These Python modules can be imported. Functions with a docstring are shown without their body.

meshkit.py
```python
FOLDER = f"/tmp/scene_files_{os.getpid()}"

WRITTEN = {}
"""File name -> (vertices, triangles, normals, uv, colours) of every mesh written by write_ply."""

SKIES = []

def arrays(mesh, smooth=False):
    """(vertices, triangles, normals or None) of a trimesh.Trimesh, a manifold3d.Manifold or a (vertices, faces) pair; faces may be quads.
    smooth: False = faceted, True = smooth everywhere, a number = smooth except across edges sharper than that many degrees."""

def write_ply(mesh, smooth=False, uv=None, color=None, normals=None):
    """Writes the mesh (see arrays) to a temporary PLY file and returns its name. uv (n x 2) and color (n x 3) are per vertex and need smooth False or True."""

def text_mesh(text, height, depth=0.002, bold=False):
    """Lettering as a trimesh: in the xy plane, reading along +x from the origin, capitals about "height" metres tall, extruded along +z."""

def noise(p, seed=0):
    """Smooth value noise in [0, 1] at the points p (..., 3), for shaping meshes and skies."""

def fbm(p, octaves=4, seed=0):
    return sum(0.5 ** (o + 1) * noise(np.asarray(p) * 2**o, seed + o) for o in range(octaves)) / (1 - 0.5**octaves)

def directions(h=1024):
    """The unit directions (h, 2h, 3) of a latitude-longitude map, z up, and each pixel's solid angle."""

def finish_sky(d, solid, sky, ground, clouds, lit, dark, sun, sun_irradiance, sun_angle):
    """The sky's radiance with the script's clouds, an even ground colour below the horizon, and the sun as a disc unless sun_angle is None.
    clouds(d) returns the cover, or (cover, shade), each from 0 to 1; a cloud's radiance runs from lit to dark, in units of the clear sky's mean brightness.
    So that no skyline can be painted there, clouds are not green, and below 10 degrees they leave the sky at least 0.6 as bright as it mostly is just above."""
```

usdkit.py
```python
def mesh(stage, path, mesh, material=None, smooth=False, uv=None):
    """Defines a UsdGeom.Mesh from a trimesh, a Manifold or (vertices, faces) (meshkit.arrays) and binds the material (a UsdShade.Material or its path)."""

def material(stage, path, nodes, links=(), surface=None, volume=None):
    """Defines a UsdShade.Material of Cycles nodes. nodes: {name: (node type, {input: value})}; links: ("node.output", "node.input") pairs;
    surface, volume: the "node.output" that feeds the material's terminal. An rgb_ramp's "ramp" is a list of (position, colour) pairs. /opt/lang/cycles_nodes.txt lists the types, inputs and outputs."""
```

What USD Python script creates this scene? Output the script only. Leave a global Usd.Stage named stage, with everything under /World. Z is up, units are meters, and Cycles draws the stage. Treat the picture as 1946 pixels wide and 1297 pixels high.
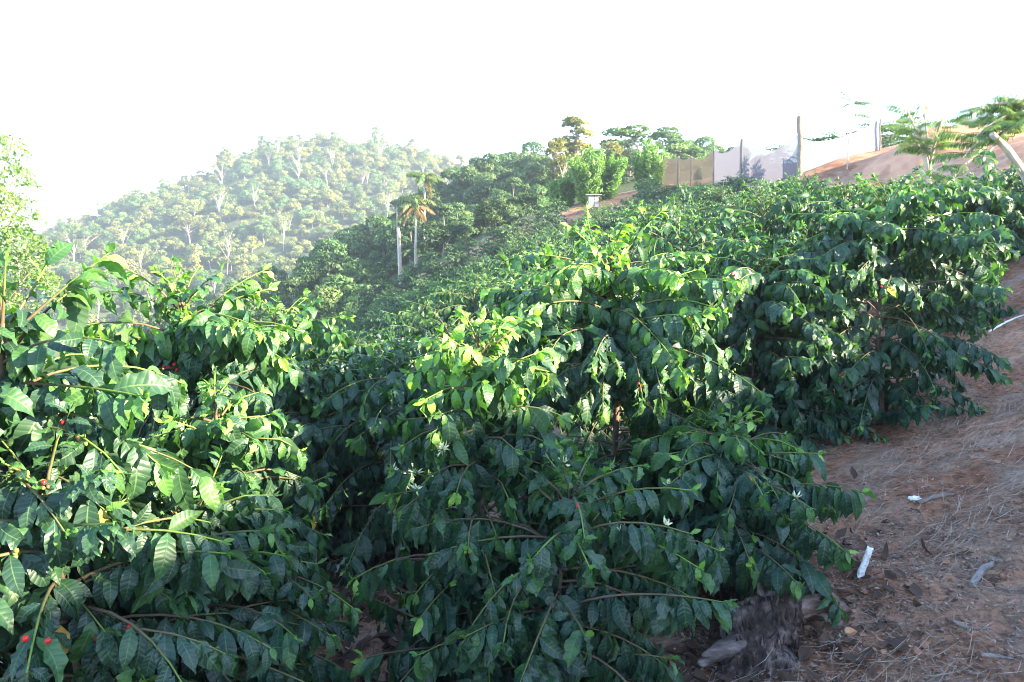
import math, numpy as np, trimesh, manifold3d as m3, usdkit, meshkit
from pxr import Usd, UsdGeom, UsdLux, UsdShade, Sdf, Gf, Vt
from scipy.interpolate import RBFInterpolator

stage = Usd.Stage.CreateInMemory()
UsdGeom.SetStageUpAxis(stage, "Z"); UsdGeom.SetStageMetersPerUnit(stage, 1.0)
UsdGeom.Xform.Define(stage, "/World"); UsdGeom.Scope.Define(stage, "/World/Looks")

# ---------------------------------------------------------------- camera, sky, sun, exposure
F = 1587.0                       # focal length in photo pixels (1946 x 1297)
PITCH = math.atan((648.5 - 470.0) / F)
cam = UsdGeom.Camera.Define(stage, "/World/camera")
cam.CreateHorizontalApertureAttr(36.0); cam.CreateVerticalApertureAttr(36.0 * 682 / 1024)
cam.CreateFocalLengthAttr(36.0 * F / 1946.0)
cam.CreateClippingRangeAttr(Gf.Vec2f(0.05, 20000.0))
cam.AddRotateXOp().Set(90.0 - math.degrees(PITCH))
cam.CreateExposureAttr(3.18)
SUN_EL, SUN_AZ = math.radians(21.0), math.radians(112.0)       # azimuth clockwise from +y
SUN = np.array([math.sin(SUN_AZ) * math.cos(SUN_EL), math.cos(SUN_AZ) * math.cos(SUN_EL), math.sin(SUN_EL)])
usdkit.material(stage, "/World/Looks/sky_light", {
    "s": ("sky_texture", {"sky_type": "single_scattering", "sun_disc": False, "sun_elevation": SUN_EL, "sun_rotation": SUN_AZ,
                          "altitude": 800.0, "air_density": 1.0, "aerosol_density": 0.7, "ozone_density": 2.5}),
    "b": ("background_shader", {"strength": 0.12})}, [("s.color", "b.color")], surface="b.background")
sky = UsdLux.DomeLight.Define(stage, "/World/sky"); sky.CreateIntensityAttr(1.0)
UsdShade.MaterialBindingAPI.Apply(sky.GetPrim()).Bind(UsdShade.Material.Get(stage, "/World/Looks/sky_light"))
sky.GetPrim().SetCustomDataByKey("kind", "structure")
sun = UsdLux.DistantLight.Define(stage, "/World/sun")
sun.CreateIntensityAttr(1.25); sun.CreateAngleAttr(0.55); sun.CreateNormalizeAttr(True); sun.CreateColorAttr(Gf.Vec3f(1.0, 0.84, 0.56))
sun.AddRotateZOp().Set(-math.degrees(SUN_AZ)); sun.AddRotateXOp().Set(-(90.0 - math.degrees(SUN_EL)) )
HAZE_DENSITY = 0.0005

# ---------------------------------------------------------------- helpers
UP = np.array([0, 0, 1.0])
T = Sdf.ValueTypeNames


def at(px, py, Y):
    """The point at distance Y (metres along the view's ground direction) that the photograph shows at a pixel."""
    dx, dz = (px - 973.0) / F, (648.5 - py) / F
    c, s = math.cos(PITCH), math.sin(PITCH)
    d = np.array([dx, c + dz * s, dz * c - s])
    return d * (Y / d[1])


def pixel(p):
    p = np.asarray(p, float); c, s = math.cos(PITCH), math.sin(PITCH)
    f = p[..., 1] * c - p[..., 2] * s; u = p[..., 1] * s + p[..., 2] * c
    f = np.maximum(f, 1e-3)
    return 973 + F * p[..., 0] / f, 648.5 - F * u / f, f


def norm(v):
    v = np.asarray(v, float)
    return v / np.maximum(np.linalg.norm(v, axis=-1, keepdims=True), 1e-9)


_count = {}


def free(parent, name):
    k = (parent, name); n = _count.get(k, 0); _count[k] = n + 1
    return f"{parent}/{name}" + (f"_{n:03d}" if n else "")


def tag(p, label=None, cat=None, group=None, kind=None):
    p = p.GetPrim() if hasattr(p, "GetPrim") else p
    for k, v in (("label", label), ("category", cat), ("group", group), ("kind", kind)):
        if v: p.SetCustomDataByKey(k, v)
    return p


def thing(name, label, cat, loc=(0, 0, 0), rz=0, sc=1, group=None, tilt=None):
    x = UsdGeom.Xform.Define(stage, free("/World", name))
    x.AddTranslateOp().Set(Gf.Vec3d(*map(float, loc)))
    if rz: x.AddRotateZOp().Set(float(rz))
    if tilt: x.AddRotateXOp().Set(float(tilt))
    if np.ndim(sc) or sc != 1: x.AddScaleOp().Set(Gf.Vec3f(*map(float, np.broadcast_to(sc, 3))))
    return tag(x, label, cat, group)


def copy_of(cls, name, label, cat, loc, rz=0, sc=1, group=None, tilt=None):
    p = thing(name, label, cat, loc, rz, sc, group, tilt)
    p.GetReferences().AddInternalReference(cls); p.SetInstanceable(True)
    return p


def vnormals(v, f):
    n = np.zeros_like(v); a = np.cross(v[f[:, 1]] - v[f[:, 0]], v[f[:, 2]] - v[f[:, 0]])
    for k in range(3): np.add.at(n, f[:, k], a)
    return norm(n)


def emit(parent, name, v, f, mat, n=None, uv=None, age=None, smooth=True, kind=None, label=None, path=None):
    """One Mesh prim of the scene."""
    parent = str(parent.GetPath()) if hasattr(parent, "GetPath") else parent
    m = UsdGeom.Mesh.Define(stage, path or free(parent, name))
    v = np.ascontiguousarray(v, np.float32); f = np.ascontiguousarray(f, np.int32)
    m.CreatePointsAttr(Vt.Vec3fArray.FromNumpy(v))
    m.CreateFaceVertexCountsAttr(Vt.IntArray.FromNumpy(np.full(len(f), f.shape[1], np.int32)))
    m.CreateFaceVertexIndicesAttr(Vt.IntArray.FromNumpy(f.ravel()))
    m.CreateSubdivisionSchemeAttr("none"); m.CreateDoubleSidedAttr(True)
    if n is None and smooth: n = vnormals(v.astype(float), f if f.shape[1] == 3 else np.vstack([f[:, [0, 1, 2]], f[:, [0, 2, 3]]]))
    if n is not None:
        m.CreateNormalsAttr(Vt.Vec3fArray.FromNumpy(np.ascontiguousarray(n, np.float32))); m.SetNormalsInterpolation("vertex")
    pv = UsdGeom.PrimvarsAPI(m)
    if uv is not None: pv.CreatePrimvar("st", T.TexCoord2fArray, "vertex").Set(Vt.Vec2fArray.FromNumpy(np.ascontiguousarray(uv, np.float32)))
    if age is not None: pv.CreatePrimvar("age", T.FloatArray, "vertex").Set(Vt.FloatArray.FromNumpy(np.ascontiguousarray(np.broadcast_to(age, len(v)), np.float32)))
    UsdShade.MaterialBindingAPI.Apply(m.GetPrim()).Bind(mat)
    if kind or label: tag(m, label, kind=kind)
    return m.GetPrim()


def tube(p, r, sides=6, cap=True):
    p = np.asarray(p, float); k = len(p); r = np.broadcast_to(r, k)
    t = norm(np.gradient(p, axis=0))
    a = norm(np.cross(t, np.where(np.abs(t[:, 2:]) < 0.9, UP, [1.0, 0, 0]))); b = np.cross(t, a)
    g = np.arange(sides) * 2 * np.pi / sides
    v = p[:, None] + r[:, None, None] * (np.cos(g)[None, :, None] * a[:, None] + np.sin(g)[None, :, None] * b[:, None])
    i, j = np.meshgrid(np.arange(k - 1), np.arange(sides), indexing="ij"); j2 = (j + 1) % sides
    q = np.stack([i * sides + j, i * sides + j2, (i + 1) * sides + j2, (i + 1) * sides + j], -1).reshape(-1, 4)
    f = np.vstack([q[:, [0, 1, 2]], q[:, [0, 2, 3]]]); v = v.reshape(-1, 3)
    if cap:
        n = len(v); v = np.vstack([v, p[-1], p[0]]); j = np.arange(sides); j2 = (j + 1) % sides
        f = np.vstack([f, np.stack([(k - 1) * sides + j, (k - 1) * sides + j2, np.full(sides, n)], 1), np.stack([j2, j, np.full(sides, n + 1)], 1)])
    return v, f


def join(parts):
    """[(v, f, age)] -> one (v, f, age)."""
    vs, fs, ags, n = [], [], [], 0
    for x in parts:
        v, f = x[0], x[1]
        vs.append(v); fs.append(f + n); n += len(v)
        ags.append(np.broadcast_to(x[2] if len(x) > 2 else 0.0, len(v)))
    return np.vstack(vs), np.vstack(fs), np.concatenate(ags)


def leaf_mesh(pos, d, nrm, L, W, curv, fold, wave, ph, rows=7, cols=5, shape=0.85, k=3.0):
    """Vectorised leaf blades. Returns v (n, rows*cols, 3), faces (m, 3), normals, uv."""
    n = len(pos)
    d = norm(d); nrm = norm(nrm - (nrm * d).sum(1, keepdims=True) * d); side = np.cross(d, nrm)
    r = np.linspace(0, 1, rows); u = np.linspace(-1, 1, cols)
    w = 0.5 * np.sin(np.pi * np.clip(r, 0.012, 0.992) ** shape) ** 0.85 * (1 - 0.45 * np.clip((r - 0.72) / 0.28, 0, 1)); w[0] *= 0.5
    th = curv[:, None] * r[None]
    step = L[:, None] / (rows - 1)
    al = np.concatenate([np.zeros((n, 1)), np.cumsum(np.cos(0.5 * (th[:, 1:] + th[:, :-1])) * step, 1)], 1)
    dz = -np.concatenate([np.zeros((n, 1)), np.cumsum(np.sin(0.5 * (th[:, 1:] + th[:, :-1])) * step, 1)], 1)
    ww = W[:, None] * w[None]
    across = ww[:, :, None] * u[None, None]
    lift = np.abs(u)[None, None] * ww[:, :, None] * fold[:, None, None]
    sgn = np.where(u < 0, 1.7, 0.0)
    lift = lift + (wave * W)[:, None, None] * (np.abs(u) ** 1.5)[None, None] * np.sin(2 * np.pi * k * r[None, :, None] + ph[:, None, None] + sgn[None, None]) * np.minimum(1, w * 4)[None, :, None]
    cz, sz = np.cos(th), np.sin(th)
    v = (pos[:, None, None] + d[:, None, None] * (al[:, :, None] + lift * sz[:, :, None])[..., None]
         + side[:, None, None] * across[..., None] + nrm[:, None, None] * (dz[:, :, None] + lift * cz[:, :, None])[..., None])
    v = v.reshape(n, rows * cols, 3)
    i, j = np.meshgrid(np.arange(rows - 1), np.arange(cols - 1), indexing="ij")
    a = (i * cols + j).ravel()
    f = np.vstack([np.stack([a, a + 1, a + cols + 1], 1), np.stack([a, a + cols + 1, a + cols], 1)])
    e = np.cross(v[:, f[:, 1]] - v[:, f[:, 0]], v[:, f[:, 2]] - v[:, f[:, 0]])
    N = np.zeros_like(v)
    for c in range(3):
        for q in range(len(f)): N[:, f[q, c]] += e[:, q]
    uv = np.stack(np.broadcast_arrays(u[None, :] * 0.5 + 0.5, r[:, None]), -1).reshape(-1, 2)
    return v, f, norm(N), uv


def flat_leaves(v, f, N, uv, age):
    n, k = v.shape[:2]
    ff = (f[None] + (np.arange(n) * k)[:, None, None]).reshape(-1, 3)
    return v.reshape(-1, 3), ff, N.reshape(-1, 3), np.tile(uv, (n, 1)), np.repeat(age, k)


# ---------------------------------------------------------------- materials
def mat(name, nodes, links, surface=None, volume=None):
    return usdkit.material(stage, "/World/Looks/" + name, nodes, links, surface, volume)


def leaf_material(name, ramp, rough=0.3, trans=0.3, veins=True, spec=0.5, hue_by_object=0.0, under=(0.09, 0.16, 0.07), tcol=1.0):
    nd = {"a": ("attribute", {"attribute": "age"}), "r": ("rgb_ramp", {"ramp": ramp}),
          "tc": ("texture_coordinate", {}), "nz": ("noise_texture", {"scale": 9.0, "detail": 2.0}), "geo": ("geometry", {}),
          "hv": ("hsv", {"saturation": 1.0, "value": 1.0}),
          "bk": ("mix", {"color2": under}), "bf": ("math", {"math_type": "multiply", "value2": 0.55}),
          "p": ("principled_bsdf", {"roughness": rough, "specular_ior_level": spec}),
          "tr": ("translucent_bsdf", {}), "tm": ("mix", {"mix_type": "multiply", "fac": 1.0, "color2": (1.9 * tcol, 2.1 * tcol, 0.55 * tcol)}),
          "m": ("mix_closure", {"fac": trans}), "nm": ("map_range", {"from_min": 0.25, "from_max": 0.75, "to_min": 0.72, "to_max": 1.28})}
    ln = [("a.fac", "r.fac"), ("geo.position", "nz.vector"), ("nz.fac", "nm.value"), ("nm.result", "hv.value"), ("r.color", "hv.color"),
          ("geo.backfacing", "bf.value1"), ("bf.value", "bk.fac"), ("hv.color", "bk.color1"),
          ("hv.color", "tm.color1"), ("tm.color", "tr.color"), ("p.BSDF", "m.closure1"), ("tr.BSDF", "m.closure2")]
    col = "bk.color"
    if hue_by_object:
        nd |= {"oi": ("object_info", {}), "oh": ("map_range", {"to_min": 0.5 - hue_by_object, "to_max": 0.5 + hue_by_object * 0.4}), "ov": ("map_range", {"to_min": 0.75, "to_max": 1.3}),
               "h2": ("hsv", {}), "wn": ("white_noise_texture", {"dimensions": "1D"})}
        ln = [x for x in ln if x != ("r.color", "hv.color")] + [("r.color", "h2.color"), ("h2.color", "hv.color"), ("oi.random", "oh.value"), ("oh.result", "h2.hue"), ("oi.random", "wn.w"), ("wn.value", "ov.value"), ("ov.result", "h2.value")]
    if veins:
        nd |= {"uv": ("uvmap", {"attribute": "st"}), "sx": ("separate_xyz", {}), "cu": ("math", {"math_type": "subtract", "value2": 0.5}),
               "ab": ("math", {"math_type": "absolute"}), "k1": ("math", {"math_type": "multiply_add", "value2": -9.0}), "vy": ("math", {"math_type": "multiply", "value2": 55.0}),
               "sn": ("math", {"math_type": "sine"}), "pw": ("math", {"math_type": "multiply_add", "value2": 0.5, "value3": 0.5}),
               "mr": ("map_range", {"from_min": 0.012, "from_max": 0.04, "to_min": 1.0, "to_max": 0.0, "clamp": True}),
               "mrf": ("math", {"math_type": "multiply", "value2": 0.45}), "mc": ("mix", {"color2": (0.16, 0.27, 0.08)}),
               "vs": ("map_range", {"from_min": 0.0, "from_max": 0.16, "to_min": 0.25, "to_max": 0.0, "clamp": True}), "vc": ("mix", {"color2": (0.10, 0.19, 0.07)}),
               "hs": ("math", {"math_type": "subtract"}), "bp": ("bump", {"strength": 0.2, "distance": 0.004}), "pk": ("math", {"math_type": "power", "value2": 0.5})}
        ln += [("uv.UV", "sx.vector"), ("sx.x", "cu.value1"), ("cu.value", "ab.value1"), ("sx.y", "vy.value1"), ("ab.value", "k1.value1"), ("vy.value", "k1.value3"),
               ("k1.value", "sn.value1"), ("sn.value", "pw.value1"), ("ab.value", "mr.value"), ("mr.result", "mrf.value1"), ("mrf.value", "mc.fac"), (col, "vc.color1"),
               ("pw.value", "vs.value"), ("vs.result", "vc.fac"), ("vc.color", "mc.color1"), ("mc.color", "p.base_color"),
               ("pw.value", "pk.value1"), ("pk.value", "hs.value1"), ("mr.result", "hs.value2"), ("hs.value", "bp.height"), ("bp.normal", "p.normal")]
    else:
        ln += [(col, "p.base_color")]
    return mat(name, nd, ln, surface="m.closure")


def rough_material(name, c1, c2, scale=8.0, rough=0.85, bump=0.5, dist=0.02, stretch=(1, 1, 1), attr=None, c3=None, detail=6.0):
    nd = {"g": ("texture_coordinate", {}), "mp": ("mapping", {"scale": stretch}), "n": ("noise_texture", {"scale": scale, "detail": detail, "roughness": 0.65}),
          "r": ("rgb_ramp", {"ramp": [(0.28, c1), (0.72, c2)] if c3 is None else [(0.25, c1), (0.5, c2), (0.75, c3)]}),
          "b": ("bump", {"strength": bump, "distance": dist}), "p": ("principled_bsdf", {"roughness": rough, "specular_ior_level": 0.25})}
    ln = [("g.object", "mp.vector"), ("mp.vector", "n.vector"), ("n.fac", "r.fac"), ("n.fac", "b.height"), ("b.normal", "p.normal")]
    if attr:
        nd |= {"at": ("attribute", {"attribute": "age"}), "ar": ("rgb_ramp", {"ramp": attr}), "mx": ("mix", {"mix_type": "multiply", "fac": 1.0})}
        ln += [("at.fac", "ar.fac"), ("ar.color", "mx.color1"), ("r.color", "mx.color2"), ("mx.color", "p.base_color")]
    else:
        ln += [("r.color", "p.base_color")]
    return mat(name, nd, ln, surface="p.BSDF")


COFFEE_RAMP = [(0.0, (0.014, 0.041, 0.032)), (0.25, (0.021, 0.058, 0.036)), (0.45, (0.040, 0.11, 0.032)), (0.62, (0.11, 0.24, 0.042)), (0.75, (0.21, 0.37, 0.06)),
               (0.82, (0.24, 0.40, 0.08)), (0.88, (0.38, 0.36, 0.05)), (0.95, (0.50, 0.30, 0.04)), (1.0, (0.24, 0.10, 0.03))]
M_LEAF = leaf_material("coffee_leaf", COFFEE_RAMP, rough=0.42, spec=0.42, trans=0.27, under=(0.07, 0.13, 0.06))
M_LEAF_MID = leaf_material("coffee_leaf_rows", COFFEE_RAMP, rough=0.46, spec=0.35, trans=0.27, veins=False, hue_by_object=0.015)
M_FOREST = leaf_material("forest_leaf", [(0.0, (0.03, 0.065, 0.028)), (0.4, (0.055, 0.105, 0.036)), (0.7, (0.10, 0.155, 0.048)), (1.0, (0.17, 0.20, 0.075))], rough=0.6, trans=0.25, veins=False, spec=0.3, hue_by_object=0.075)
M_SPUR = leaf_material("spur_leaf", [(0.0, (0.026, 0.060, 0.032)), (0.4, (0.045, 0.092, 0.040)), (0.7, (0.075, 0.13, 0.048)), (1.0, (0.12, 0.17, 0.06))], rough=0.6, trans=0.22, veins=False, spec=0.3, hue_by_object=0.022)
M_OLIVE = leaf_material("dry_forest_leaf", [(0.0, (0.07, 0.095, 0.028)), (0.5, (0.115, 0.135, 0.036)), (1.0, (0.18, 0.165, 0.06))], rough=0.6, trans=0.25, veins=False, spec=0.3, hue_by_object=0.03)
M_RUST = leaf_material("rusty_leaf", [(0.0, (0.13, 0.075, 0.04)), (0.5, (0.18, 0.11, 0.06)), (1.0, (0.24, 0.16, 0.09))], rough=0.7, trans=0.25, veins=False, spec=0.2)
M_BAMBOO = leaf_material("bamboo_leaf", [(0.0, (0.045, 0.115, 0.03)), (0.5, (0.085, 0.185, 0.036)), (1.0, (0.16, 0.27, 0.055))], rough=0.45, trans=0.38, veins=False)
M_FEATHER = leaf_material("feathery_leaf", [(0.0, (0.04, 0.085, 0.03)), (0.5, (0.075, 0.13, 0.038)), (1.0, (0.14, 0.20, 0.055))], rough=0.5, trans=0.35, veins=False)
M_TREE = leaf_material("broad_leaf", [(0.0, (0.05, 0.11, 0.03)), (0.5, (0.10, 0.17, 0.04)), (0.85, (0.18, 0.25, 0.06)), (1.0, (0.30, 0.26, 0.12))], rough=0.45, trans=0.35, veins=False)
M_TWIG = rough_material("coffee_twig", (0.75, 0.7, 0.65), (1.1, 1.1, 1.05), 60, 0.7, 0.4, 0.003, attr=[(0.0, (0.11, 0.08, 0.062)), (0.5, (0.115, 0.085, 0.055)), (0.75, (0.10, 0.12, 0.04)), (1.0, (0.13, 0.22, 0.045))])
M_BARK = rough_material("grey_bark", (0.10, 0.08, 0.065), (0.24, 0.20, 0.165), 14, 0.9, 0.7, 0.01, (1, 1, 0.3))
M_PALE = rough_material("pale_bark", (0.22, 0.185, 0.15), (0.40, 0.35, 0.30), 5, 0.85, 0.4, 0.02, (1, 1, 0.3))
M_WOOD = rough_material("weathered_wood", (0.10, 0.083, 0.075), (0.30, 0.265, 0.245), 30, 0.85, 0.8, 0.004, (1, 1, 0.15))
M_POST = rough_material("fence_post_wood", (0.07, 0.055, 0.045), (0.20, 0.165, 0.14), 30, 0.9, 0.8, 0.004, (1, 1, 0.15))

# ---------------------------------------------------------------- terrain
CTRL = np.array([
    (0, 0, -1.65), (-3, 0, -2.0), (3, 0, -1.15), (5.5, 0, -.1), (-8, 0, -3.4), (-18, 0, -8), (0, -6, -1.9), (6, -6, -.4), (-8, -6, -3.2),
    (.85, 2.6, -1.36), (-.7, 3, -1.47), (-3, 3, -1.95), (1.66, 4.5, -1.13), (3.14, 5.5, -.86), (4.9, 8, -.06), (6.2, 7, .6), (5.4, 4, .35),
    (9.5, -7, 4.3), (9.5, -3.2, 3.8), (9.5, -.8, 3.05), (9.8, 3, 2.45), (10, 7, 2.05), (13, 3, 2.6), (13, -4, 3.4), (12, 12, 2.1), (9, 12, .9), (16, 10, 3.2), (25, 5, 3.8), (25, -10, 4),
    (-1.4, 6, -1.9), (-4, 6, -2.9), (-2.2, 13, -2.7), (1.5, 10, -1.05), (4.2, 11, -.6), (5.2, 14, -.35), (7, 17, .25), (-8, 12, -5), (-14, 20, -7.5),
    (-3.2, 24, -3.4), (-.3, 21, -2.0), (3.3, 30, .0), (5.8, 28, .45), (9.65, 28, 2.45), (8.1, 25.5, .85), (7.6, 31, 1.0), (7.4, 36, 1.25), (6.9, 40, 1.6), (5, 22, -.15), (9.6, 35, 2.8), (9.4, 39, 3.0), (9.1, 42.5, 3.15), (8.4, 47, 3.2), (11.5, 25, 2.0), (9.2, 20, 1.05), (13.2, 28, 3.3), (12, 23, 2.4), (16, 27, 3.5), (20, 28, 4.0), (14, 38, 3.4),
    (9, 51, 3.4), (4.2, 45, 2.3), (3.6, 41, 1.5), (-1, 38, -1.6), (-6.8, 50, -2.2), (-10.6, 45, -5.0), (-14, 40, -7.5), (-24, 40, -12), (-35, 55, -16),
    (-6.4, 90, 3.8), (-14, 90, -.5), (-23, 90, -5), (-34, 90, -8.5), (-50, 90, -15), (-2, 85, 5.2), (11, 80, 6.5), (30, 60, 6.2), (30, 30, 5.2), (24, 90, 6), (0, 65, 2.2), (-16, 65, -5),
    (-9, 68, -1.6), (-20, 115, -8), (0, 115, 1), (20, 120, 1), (-70, 60, -24), (-40, 20, -16), (-40, -20, -14), (40, 0, 3), (50, 60, 2)], float)
_rbf = RBFInterpolator(CTRL[:, :2] / 20, CTRL[:, 2], kernel="thin_plate_spline", smoothing=0.002)


def smooth01(a, b, x):
    t = np.clip((x - a) / (b - a), 0, 1); return t * t * (3 - 2 * t)


def height(x, y):
    x, y = np.broadcast_arrays(np.asarray(x, float), np.asarray(y, float))
    q = np.stack([x.ravel(), y.ravel()], 1)
    c = np.stack([np.clip(q[:, 0], -70, 50), np.clip(q[:, 1], -20, 120)], 1)
    z = _rbf(c / 20)
    far = np.hypot((q[:, 0] - c[:, 0]), (q[:, 1] - c[:, 1]))
    w = smooth01(0, 90, far)
    z = z * (1 - w) + w * -26.0
    p = np.stack([q[:, 0], q[:, 1], np.zeros(len(q))], 1)
    near = np.exp(-(np.hypot(q[:, 0], q[:, 1]) / 25) ** 2)
    z += (meshkit.fbm(p * 0.9, 3, 3) - 0.5) * 0.16 + (meshkit.fbm(p * 5.0, 3, 5) - 0.5) * 0.09 * near + (meshkit.fbm(p * 0.12, 3, 7) - 0.5) * 1.2 * smooth01(20, 60, np.hypot(q[:, 0], q[:, 1]))
    z += (meshkit.fbm(p * 0.8, 3, 9) - 0.5) * 0.7 * smooth01(7.5, 9, q[:, 0]) * (1 - smooth01(14, 20, q[:, 1]))
    return z.reshape(x.shape)


def g(x, y): return float(height(np.array([x]), np.array([y]))[0])


def spaced(lo, hi, mid, d0, grow, cap):
    out = [mid]; d = d0
    while out[-1] < hi: out.append(out[-1] + d); d = min(d * grow, cap)
    back = [mid]; d = d0
    while back[-1] > lo: back.append(back[-1] - d); d = min(d * grow, cap)
    return np.array(sorted(set(back[1:] + out)))


xs = np.unique(np.concatenate([spaced(-1600, 1600, 4.6, 0.06, 1.045, 90), np.arange(-1.5, 4.6, 0.06)]))
ys = np.unique(np.concatenate([spaced(-300, 1900, 9.0, 0.07, 1.04, 90), np.arange(0.8, 9.0, 0.06)]))
gx, gy = np.meshgrid(xs, ys); gz = height(gx, gy)
i, j = np.meshgrid(np.arange(len(ys) - 1), np.arange(len(xs) - 1), indexing="ij"); a = (i * len(xs) + j).ravel()
M_SOIL = mat("red_soil", {
    "g": ("geometry", {}), "n1": ("noise_texture", {"scale": 0.9, "detail": 5.0}), "n2": ("noise_texture", {"scale": 22.0, "detail": 8.0, "roughness": 0.7}),
    "n3": ("noise_texture", {"scale": 3.2, "detail": 6.0, "roughness": 0.6}), "v": ("voronoi_texture", {"scale": 38.0}),
    "r1": ("rgb_ramp", {"ramp": [(0.3, (0.18, 0.08, 0.047)), (0.5, (0.265, 0.128, 0.076)), (0.7, (0.36, 0.20, 0.128))]}),
    "r2": ("rgb_ramp", {"ramp": [(0.32, (0.35, 0.31, 0.30)), (0.5, (1.0, 1.0, 1.0)), (0.68, (1.5, 1.42, 1.35))]}),
    "m": ("mix", {"mix_type": "multiply", "fac": 1.0}), "lit": ("mix", {"color2": (0.32, 0.24, 0.18)}), "lf": ("map_range", {"from_min": 0.45, "from_max": 0.62, "to_max": 0.55, "clamp": True}),
    "sp": ("separate_xyz", {}), "fy": ("map_range", {"from_min": 46.0, "from_max": 54.0, "clamp": True}), "fl": ("mix", {"color2": (0.055, 0.07, 0.03)}), "b": ("bump", {"strength": 0.9, "distance": 0.03}), "b2": ("bump", {"strength": 0.6, "distance": 0.02}), "p": ("principled_bsdf", {"roughness": 0.95, "specular_ior_level": 0.1})},
    [("g.position", "n1.vector"), ("g.position", "n2.vector"), ("g.position", "n3.vector"), ("g.position", "v.vector"), ("n1.fac", "r1.fac"), ("n2.fac", "r2.fac"), ("r1.color", "m.color1"), ("r2.color", "m.color2"),
     ("n3.fac", "lf.value"), ("lf.result", "lit.fac"), ("m.color", "lit.color1"), ("g.position", "sp.vector"), ("sp.y", "fy.value"), ("fy.result", "fl.fac"), ("lit.color", "fl.color1"), ("fl.color", "p.base_color"), ("n2.fac", "b.height"), ("v.distance", "b2.height"), ("b.normal", "b2.normal"), ("b2.normal", "p.normal")], surface="p.BSDF")
ground = emit("/World", "ground", np.stack([gx, gy, gz], -1).reshape(-1, 3), np.stack([a, a + 1, a + len(xs) + 1, a + len(xs)], 1), M_SOIL)
tag(ground, "reddish brown sloping soil of the coffee plot and valley", "ground", kind="structure")

M_UNDER = rough_material("forest_floor", (0.022, 0.036, 0.014), (0.05, 0.065, 0.027), 0.4, 0.95, 0.6, 0.5)


def heightfield(name, fn, x0, x1, y0, y1, step, m, label, cat="hill"):
    X, Y = np.meshgrid(np.arange(x0, x1 + step, step), np.arange(y0, y1 + step, step)); Z = fn(X, Y)
    i, j = np.meshgrid(np.arange(X.shape[0] - 1), np.arange(X.shape[1] - 1), indexing="ij"); a = (i * X.shape[1] + j).ravel()
    return tag(emit("/World", name, np.stack([X, Y, Z], -1).reshape(-1, 3), np.stack([a, a + 1, a + X.shape[1] + 1, a + X.shape[1]], 1), m), label, cat, kind="structure")


# far sunlit hill: skyline of the photograph at 270 m, less the height of its trees
_sx = np.array([-400, -60, 60, 130, 180, 240, 330, 390, 450, 520, 590, 650, 700, 780, 850, 930, 1010, 1150, 1400, 1800, 2400])
_sy = np.array([640, 545, 480, 440, 425, 400, 380, 350, 325, 300, 285, 284, 288, 302, 322, 345, 380, 430, 480, 540, 640])
HY = 280.0


def hill_z(x, y):
    px = 973 + F * x / HY
    top = (470 - np.interp(px, _sx, _sy)) / F * HY
    d = (y - HY)
    front = np.clip((HY - y) / 120.0, 0, 1)
    prof = np.where(d < 0, 1 - front ** 1.05, np.exp(-(d / 90) ** 2))
    lump = (meshkit.fbm(np.stack([x * 0.035, y * 0.035, 0 * x], -1), 4, 21) - 0.5) * 15
    return -30 + (top + 30) * prof + lump * np.minimum(1, np.abs(d) / 25)


heightfield("forest_hill", hill_z, -240, 110, 158, 420, 5, M_UNDER, "large sunlit forested hill across the valley")


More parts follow.
